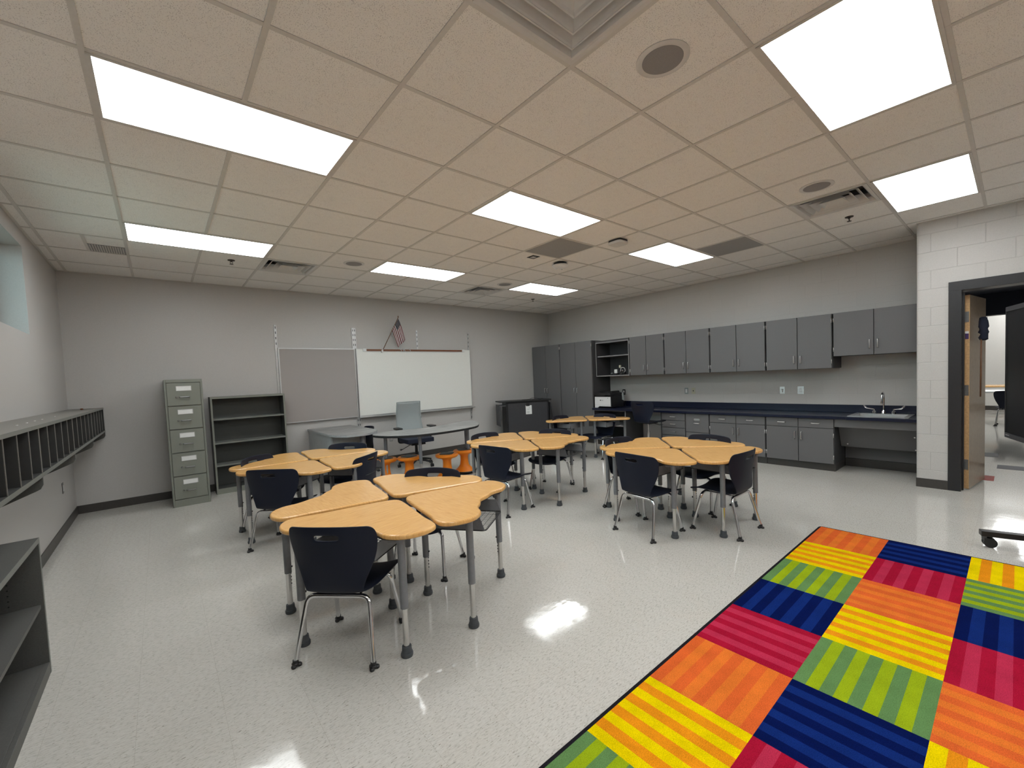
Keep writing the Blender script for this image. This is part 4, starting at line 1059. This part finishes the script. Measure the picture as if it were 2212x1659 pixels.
spos = [(2.60, 3.22, 'orange wobble stool partly hidden behind the edge-on navy chair'), (2.905, 3.08, 'orange wobble stool in front of the office chair, before the table leg'),
        (3.375, 2.80, 'orange wobble stool beyond the foreground cluster, beside another under the table'), (3.745, 2.90, 'orange wobble stool at the table end with its dark rocker base showing')]
for i, (x, y, lab) in enumerate(spos):
    if i == 0: st0.location = (x, y, 0); st0['label'] = lab; st0['group'] = 'orange wobble stools around the curved table'
    else: dup(st0, (x, y, 0), i * 0.4, lab, 'orange wobble stools around the curved table')

# grey desk with rounded end
r = thing('teacher_desk', 'grey wood peninsula desk with rounded end beside the bookcase', 'desk')
out = [(1.975, 4.80), (2.665, 4.80), (2.665, 3.72), (2.63, 3.52), (2.54, 3.36), (2.40, 3.26), (2.24, 3.24), (2.09, 3.28), (2.0, 3.40), (1.965, 3.60)]
def arcfix(o): return o
f = B(); prism(f, out, 0.728, 0.758); obj('desk_top', f, M['greywood'], r, bevel=0.003)
obj('edge_band', prism(B(), [(2.32 + (a - 2.32) * 1.004, 4.0 + (b2 - 4.0) * 1.001) for a, b2 in out], 0.730, 0.755), M['greypanel'], r)
obj('side_panel', bx(1.99, 2.015, 3.62, 4.795, 0.0, 0.728), M['greypanel'], r)
obj('cross_panel', bx(2.016, 2.42, 3.64, 3.662, 0.10, 0.728), M['greypanel'], r)
f = B(); tube(f, [(2.36, 3.40, 0.02), (2.36, 3.40, 0.728)], 0.04, 18); lathe(f, [(0.07, 0.0), (0.07, 0.02)], (2.36, 3.40), 20); obj('support_column', f, M['greyleg'], r)
obj('pedestal', bx(2.05, 2.45, 4.30, 4.79, 0.02, 0.727), M['greypanel'], r)

# office chair
r = thing('office_chair', 'office chair with light grey mesh back and navy seat behind the curved table', 'office chair', (3.50, 4.02, 0), D(-6))
f = B(); NXx = 12; rows = []
for i in range(15):
    t = i / 14; z = 0.56 + 0.545 * t; yb_ = 0.23 + 0.05 * math.sin(t * PI) - 0.0 + 0.03 * t; hw_ = 0.225 - 0.02 * t if t < 0.97 else 0.185
    rows.append([f.verts.new((-hw_ + 2 * hw_ * j / NXx, yb_ + 0.03 * (1 - (2 * j / NXx - 1) ** 2), z)) for j in range(NXx + 1)])
for a, b2 in zip(rows, rows[1:]):
    for j in range(NXx): fc = f.faces.new((a[j], a[j + 1], b2[j + 1], b2[j])); fc.smooth = True
o = obj('mesh_back', f, M['mesh_grey'], r); m_ = o.modifiers.new('s', 'SOLIDIFY'); m_.thickness = 0.006
f = B(); loop = [tuple(rows[i][0].co) if False else None for i in range(0)]
pts = []
def bpt(t, s_):
    hw_ = 0.228 - 0.02 * t; return (s_ * hw_, 0.23 + 0.05 * math.sin(t * PI) + 0.03 * t + 0.03 * (1 - s_ * s_), 0.56 + 0.545 * t)
ring = [bpt(i / 8, -1) for i in range(9)] + [bpt(1.0, s_ / 4) for s_ in range(-3, 5)] + [bpt(1 - i / 8, 1) for i in range(1, 9)] + [bpt(0, 0.5), bpt(0, 0), bpt(0, -0.5), bpt(0, -1)]
tube(f, ring, 0.011, 8); obj('back_frame', f, M['mesh_grey'], r)
f = B(); prism(f, [(p.x, p.y) for p in cr([(-0.24, -0.19), (-0.18, -0.25), (0.18, -0.25), (0.24, -0.19), (0.24, 0.17), (0.18, 0.22), (-0.18, 0.22), (-0.24, 0.17)], 3)], 0.43, 0.50); obj('seat_cushion', f, M['navy_fabric'], r, bevel=0.025, seg=4)
f = B(); box(f, -0.12, 0.12, -0.13, 0.14, 0.38, 0.429); tube(f, [(-0.05, 0.1, 0.40), (-0.03, 0.28, 0.40), (-0.03, 0.30, 0.60)], 0.015, 8); tube(f, [(0.05, 0.1, 0.40), (0.03, 0.28, 0.40), (0.03, 0.30, 0.60)], 0.015, 8)
tube(f, [(-0.1, -0.02, 0.39), (-0.26, -0.06, 0.33), (-0.30, -0.07, 0.325)], [0.006, 0.006, 0.014], 8); obj('tilt_mechanism', f, M['black_plastic'], r)
for s_ in (-1, 1):
    f = B(); tube(f, bend([(s_ * 0.15, 0.05, 0.42), (s_ * 0.29, 0.04, 0.43), (s_ * 0.30, 0.03, 0.66)], 0.04), 0.014, 8); prism(f, [(p.x, p.y) for p in cr([(s_ * 0.30 - 0.045, -0.10), (s_ * 0.30 + 0.045, -0.10), (s_ * 0.30 + 0.045, 0.12), (s_ * 0.30 - 0.045, 0.12)], 4)], 0.66, 0.685)
    obj('armrest', f, M['black_plastic'], r)
f = B(); tube(f, [(0, 0, 0.10), (0, 0, 0.385)], 0.025, 12); obj('gas_column', f, M['black_plastic'], r)
f = B()
for k in range(5):
    a = k * 2 * PI / 5 + 0.3; tube(f, [(0, 0, 0.125), (0.17 * math.cos(a), 0.17 * math.sin(a), 0.105), (0.31 * math.cos(a), 0.31 * math.sin(a), 0.075)], [0.028, 0.02, 0.014], 8)
obj('star_base', f, M['black_plastic'], r)
def caster(x, y, par, rad=0.028):
    f = B()
    for dx in (-0.014, 0.014): tube(f, [(x + dx - 0.008, y, rad), (x + dx + 0.008, y, rad)], rad, 16)
    tube(f, [(x, y, rad), (x, y, rad * 2.6)], 0.008, 8); box(f, x - 0.006, x + 0.006, y - 0.02, y + 0.02, rad, rad * 2.1)
    return obj('caster', f, M['black_plastic'], par)
for k in range(5):
    a = k * 2 * PI / 5 + 0.3; caster(0.30 * math.cos(a), 0.30 * math.sin(a), r)

# task chair at the counter
r = thing('task_chair', 'navy shell task chair on a post at the counter knee space', 'task chair', (6.66, 1.49, 0), D(-96))
f = shell_bm()
for v in f.verts: v.co.z += 0.215
o = obj('seat_shell', f, M['navy'], r, smooth=True)
m_ = o.modifiers.new('s', 'SOLIDIFY'); m_.thickness = 0.009; m_.offset = 0
m_ = o.modifiers.new('ss', 'SUBSURF'); m_.levels = 1; m_.render_levels = 2
f = B(); box(f, -0.11, 0.11, -0.11, 0.12, 0.555, 0.592); tube(f, [(0.05, 0.02, 0.57), (0.20, 0.04, 0.54), (0.27, 0.05, 0.545)], 0.006, 8); obj('seat_plate', f, M['black_plastic'], r, bevel=0.004)
obj('gas_column', tube(tube(B(), [(0, 0, 0.09), (0, 0, 0.42)], 0.026, 12), [(0, 0, 0.42), (0, 0, 0.556)], 0.014, 12), M['chrome'], r)
f = B()
for k in range(5):
    a = k * 2 * PI / 5; tube(f, [(0, 0, 0.12), (0.28 * math.cos(a), 0.28 * math.sin(a), 0.075)], [0.026, 0.014], 8)
obj('star_base', f, M['black_plastic'], r)
for k in range(5):
    a = k * 2 * PI / 5; caster(0.275 * math.cos(a), 0.275 * math.sin(a), r)

# black charging cart
r = thing('charging_cart', 'black laptop cart with white paper taped on it in the far corner', 'cart', (5.74, 4.32, 0), D(-25))
CWd = 1.0
obj('cart_body', bx(0.02, CWd - 0.02, 0.0, 0.36, 0.09, 0.93), M['black_paint'], r, bevel=0.004)
obj('top_panel', bx(-0.12, CWd + 0.03, -0.03, 0.39, 0.931, 0.958), M['black_plastic'], r, bevel=0.004)
obj('front_panel', bx(0.06, CWd - 0.06, -0.008, -0.0005, 0.12, 0.90), M['dispgrey'], r)
f = B(); box(f, 0.46, 0.54, -0.02, -0.0085, 0.83, 0.90); obj('latch', f, M['black_plastic'], r, bevel=0.003)
f = B(); box(f, -0.125, -0.11, -0.02, 0.34, 0.43, 0.88); obj('side_flap', f, M['dispgrey'], r, bevel=0.003)
f = B(); prism(f, [(CWd + 0.002, 0.88), (CWd + 0.03, 0.88), (CWd + 0.09, 0.45), (CWd + 0.06, 0.42), (CWd + 0.002, 0.45)], 0.02, 0.34, axis='Y'); obj('side_bin', f, M['black_plastic'], r)
for s_ in (0.02, 0.33):
    f = B(); tube(f, [(-0.11, s_, 0.86), (0.02, s_, 0.86)], 0.008, 8); obj('flap_arm', f, M['greyleg'], r)
for (x, y) in ((0.08, 0.04), (CWd - 0.08, 0.04), (0.08, 0.32), (CWd - 0.08, 0.32)): caster(x, y, r, 0.032)
lb = thing('paper_notice', 'white paper notice taped to the front of the black cart', 'paper', (0, 0, 0))
lb.location = Matrix.Rotation(D(-25), 4, 'Z') @ Vector((0.45, -0.0095, 0)) + Vector((5.74, 4.32, 0)); lb.rotation_euler = (0, 0, D(-25))
obj('sheet', bx(0, 0.135, -0.0012, -0.0002, 0.655, 0.845), M['label'], lb)
f = B(); box(f, 0.07, 0.095, -0.0018, -0.0012, 0.79, 0.80)
for i, (z, a, b2) in enumerate(((0.765, 0.03, 0.105), (0.755, 0.03, 0.09), (0.712, 0.025, 0.08), (0.702, 0.025, 0.095), (0.692, 0.025, 0.085), (0.678, 0.03, 0.08))): box(f, a, b2, -0.0018, -0.0012, z, z + 0.004)
obj('print_lines', f, M['inkgrey'], lb)
f = B(); tube(f, bend([(0.40, 0.1, 0.965), (0.55, 0.05, 0.965), (0.66, 0.12, 1.0), (0.78, 0.08, 0.966), (0.92, 0.2, 0.966)], 0.08), 0.005, 8)
o = obj('loose_cable', f, M['black_plastic'], loc=(5.74, 4.32, 0), rotz=D(-25)); tag(o, 'thin black cable looped on top of the black cart', 'cable')

# ------------------------------------------------------------------ rug
RX1, RY1, CS = 4.617, -1.524, 0.4555
NC, NR = 5, 8
r = thing('rug', 'bright patchwork classroom rug of striped orange, yellow, green, blue and red squares', 'rug', (RX1, RY1, 0))
pal = {'O': ('o1', 'o2'), 'Y': ('y', 'yo'), 'G': ('g', 'gl'), 'B': ('b', 'bl'), 'R': ('r', 'rl')}
pat = [['Ox', 'Yy', 'Gx', 'Bx', 'Ry', 'Ox', 'Yy', 'Gx'], ['By', 'Rx', 'Oy', 'Yy', 'Gx', 'By', 'Rx', 'Oy'], ['Yx', 'Gy', 'Bx', 'Rx', 'Oy', 'Yx', 'Gy', 'Bx'], ['Oy', 'Yx', 'Gy', 'By', 'Rx', 'Oy', 'Yx', 'Gy'], ['Bx', 'Ry', 'Ox', 'Yx', 'Gy', 'Bx', 'Ry', 'Ox']]
keys = list(RUG.keys()); mats = [M['rug_' + k] for k in keys]
E_ = 0.018
f = B(); zt = 0.011
for j in range(NC):
    for i in range(NR):
        c_, dr = pat[j][i]; ns = 9
        x1 = -E_ - i * CS; x0 = x1 - CS; y1 = -E_ - j * CS; y0 = y1 - CS
        for s_ in range(ns):
            mi = keys.index(pal[c_][s_ % 2])
            if dr == 'x': a, b2 = y1 - CS * (s_ + 1) / ns, y1 - CS * s_ / ns; q = [(x0, a), (x1, a), (x1, b2), (x0, b2)]
            else: a, b2 = x1 - CS * (s_ + 1) / ns, x1 - CS * s_ / ns; q = [(a, y0), (b2, y0), (b2, y1), (a, y1)]
            fc = f.faces.new([f.verts.new((px_, py_, zt)) for px_, py_ in q]); fc.material_index = mi
obj('pile', f, mats, r)
RLx, RLy = NR * CS + 2 * E_, NC * CS + 2 * E_
def rrect(x0, x1, y0, y1, rr):
    o = []
    for cx_, cy_, a0 in ((x1 - rr, y1 - rr, 0), (x0 + rr, y1 - rr, 90), (x0 + rr, y0 + rr, 180), (x1 - rr, y0 + rr, 270)):
        for k in range(6): a = D(a0 + 18 * k); o.append((cx_ + rr * math.cos(a), cy_ + rr * math.sin(a)))
    return o
obj('bound_edge', prism(B(), rrect(-RLx, 0, -RLy, 0, 0.035), 0.0, 0.0102), M['rug_bind'], r, bevel=0.003)

# ------------------------------------------------------------------ interactive display on wheels
DA = D(197)
r = thing('display_stand', 'large black flat display on a wheeled stand in front of the doorway', 'display', (5.11, -2.60, 0), DA)
# local +x runs along the screen away from its far edge; the glass looks to -y local
SW = 1.66
obj('screen_glass', bx(0.012, SW - 0.012, 0.0, 0.012, 0.875, 1.79), M['glossblack'], r)
f = B(); box(f, 0, SW, 0.012, 0.075, 0.84, 1.825); box(f, 0, 0.0115, -0.004, 0.012, 0.84, 1.825); box(f, SW - 0.0115, SW, -0.004, 0.012, 0.84, 1.825); obj('housing', f, M['black_plastic'], r, bevel=0.004)
obj('bottom_bezel', bx(0.012, SW - 0.012, -0.006, 0.0118, 0.84, 0.874), M['dispgrey'], r)
obj('top_bezel', bx(0.012, SW - 0.012, -0.006, 0.0118, 1.7905, 1.825), M['dispgrey'], r)
f = B()
for i in range(8): box(f, 0.03 + i * 0.008, 0.036 + i * 0.008, -0.0068, -0.006, 0.858, 0.862)
obj('fine_print', f, M['inkgrey'], r)
f = B(); box(f, 0.45, 0.53, 0.08, 0.13, 0.12, 1.6); box(f, 1.13, 1.21, 0.08, 0.13, 0.12, 1.6); box(f, 0.10, SW - 0.10, 0.085, 0.125, 0.10, 0.15); obj('uprights', f, M['black_paint'], r)
for x in (0.12, SW - 0.12):
    f = B(); box(f, x - 0.03, x + 0.03, -0.16, 0.62, 0.085, 0.125); ft = obj('foot_bar', f, M['black_paint'], r, bevel=0.003)
    for y in (-0.11, 0.57):
        g_ = B()
        for dx in (-0.016, 0.016): tube(g_, [(x + dx - 0.010, y, 0.037), (x + dx + 0.010, y, 0.037)], 0.037, 18)
        tube(g_, [(x, y, 0.03), (x, y, 0.088)], 0.014, 10); box(g_, x - 0.03, x + 0.03, y - 0.035, y + 0.02, 0.05, 0.072)
        obj('caster', g_, M['black_plastic'], ft)

# ------------------------------------------------------------------ furniture of the room beyond
def far_table(x, y, lab, h=0.70, top='oak'):
    r = thing('classroom_table', lab, 'table', (x, y, 0))
    obj('table_top', bx(-0.4, 0.4, -0.75, 0.75, h - 0.03, h), M[top], r, bevel=0.01)
    for sx in (-0.33, 0.33):
        for sy in (-0.65, 0.65): obj('leg', tube(B(), [(sx, sy, 0), (sx, sy, h - 0.03)], 0.02, 10), M['greyleg'], r)
    return r
far_table(15.6, -2.6, 'oak-topped table in the far classroom seen through the doorway, farther one', 0.76)
far_table(14.4, -2.25, 'pale table in the far classroom just behind a navy chair', 0.70, 'label')
dup(ch0, (13.75, -2.58, 0), D(-90), 'navy chair in the far classroom, seen through the doorway', 'navy student chairs')
r = thing('storage_bin', 'dark low bin on the floor of the far classroom behind the pale table', 'bin', (15.05, -1.2, 0)); f = bx(-0.3, 0.3, -0.35, 0.28, 0, 0.46); obj('bin_body', f, M['base'], r); obj('bin_lid', bx(-0.31, 0.31, -0.36, 0.29, 0.4605, 0.48), M['mesh_grey'], r)
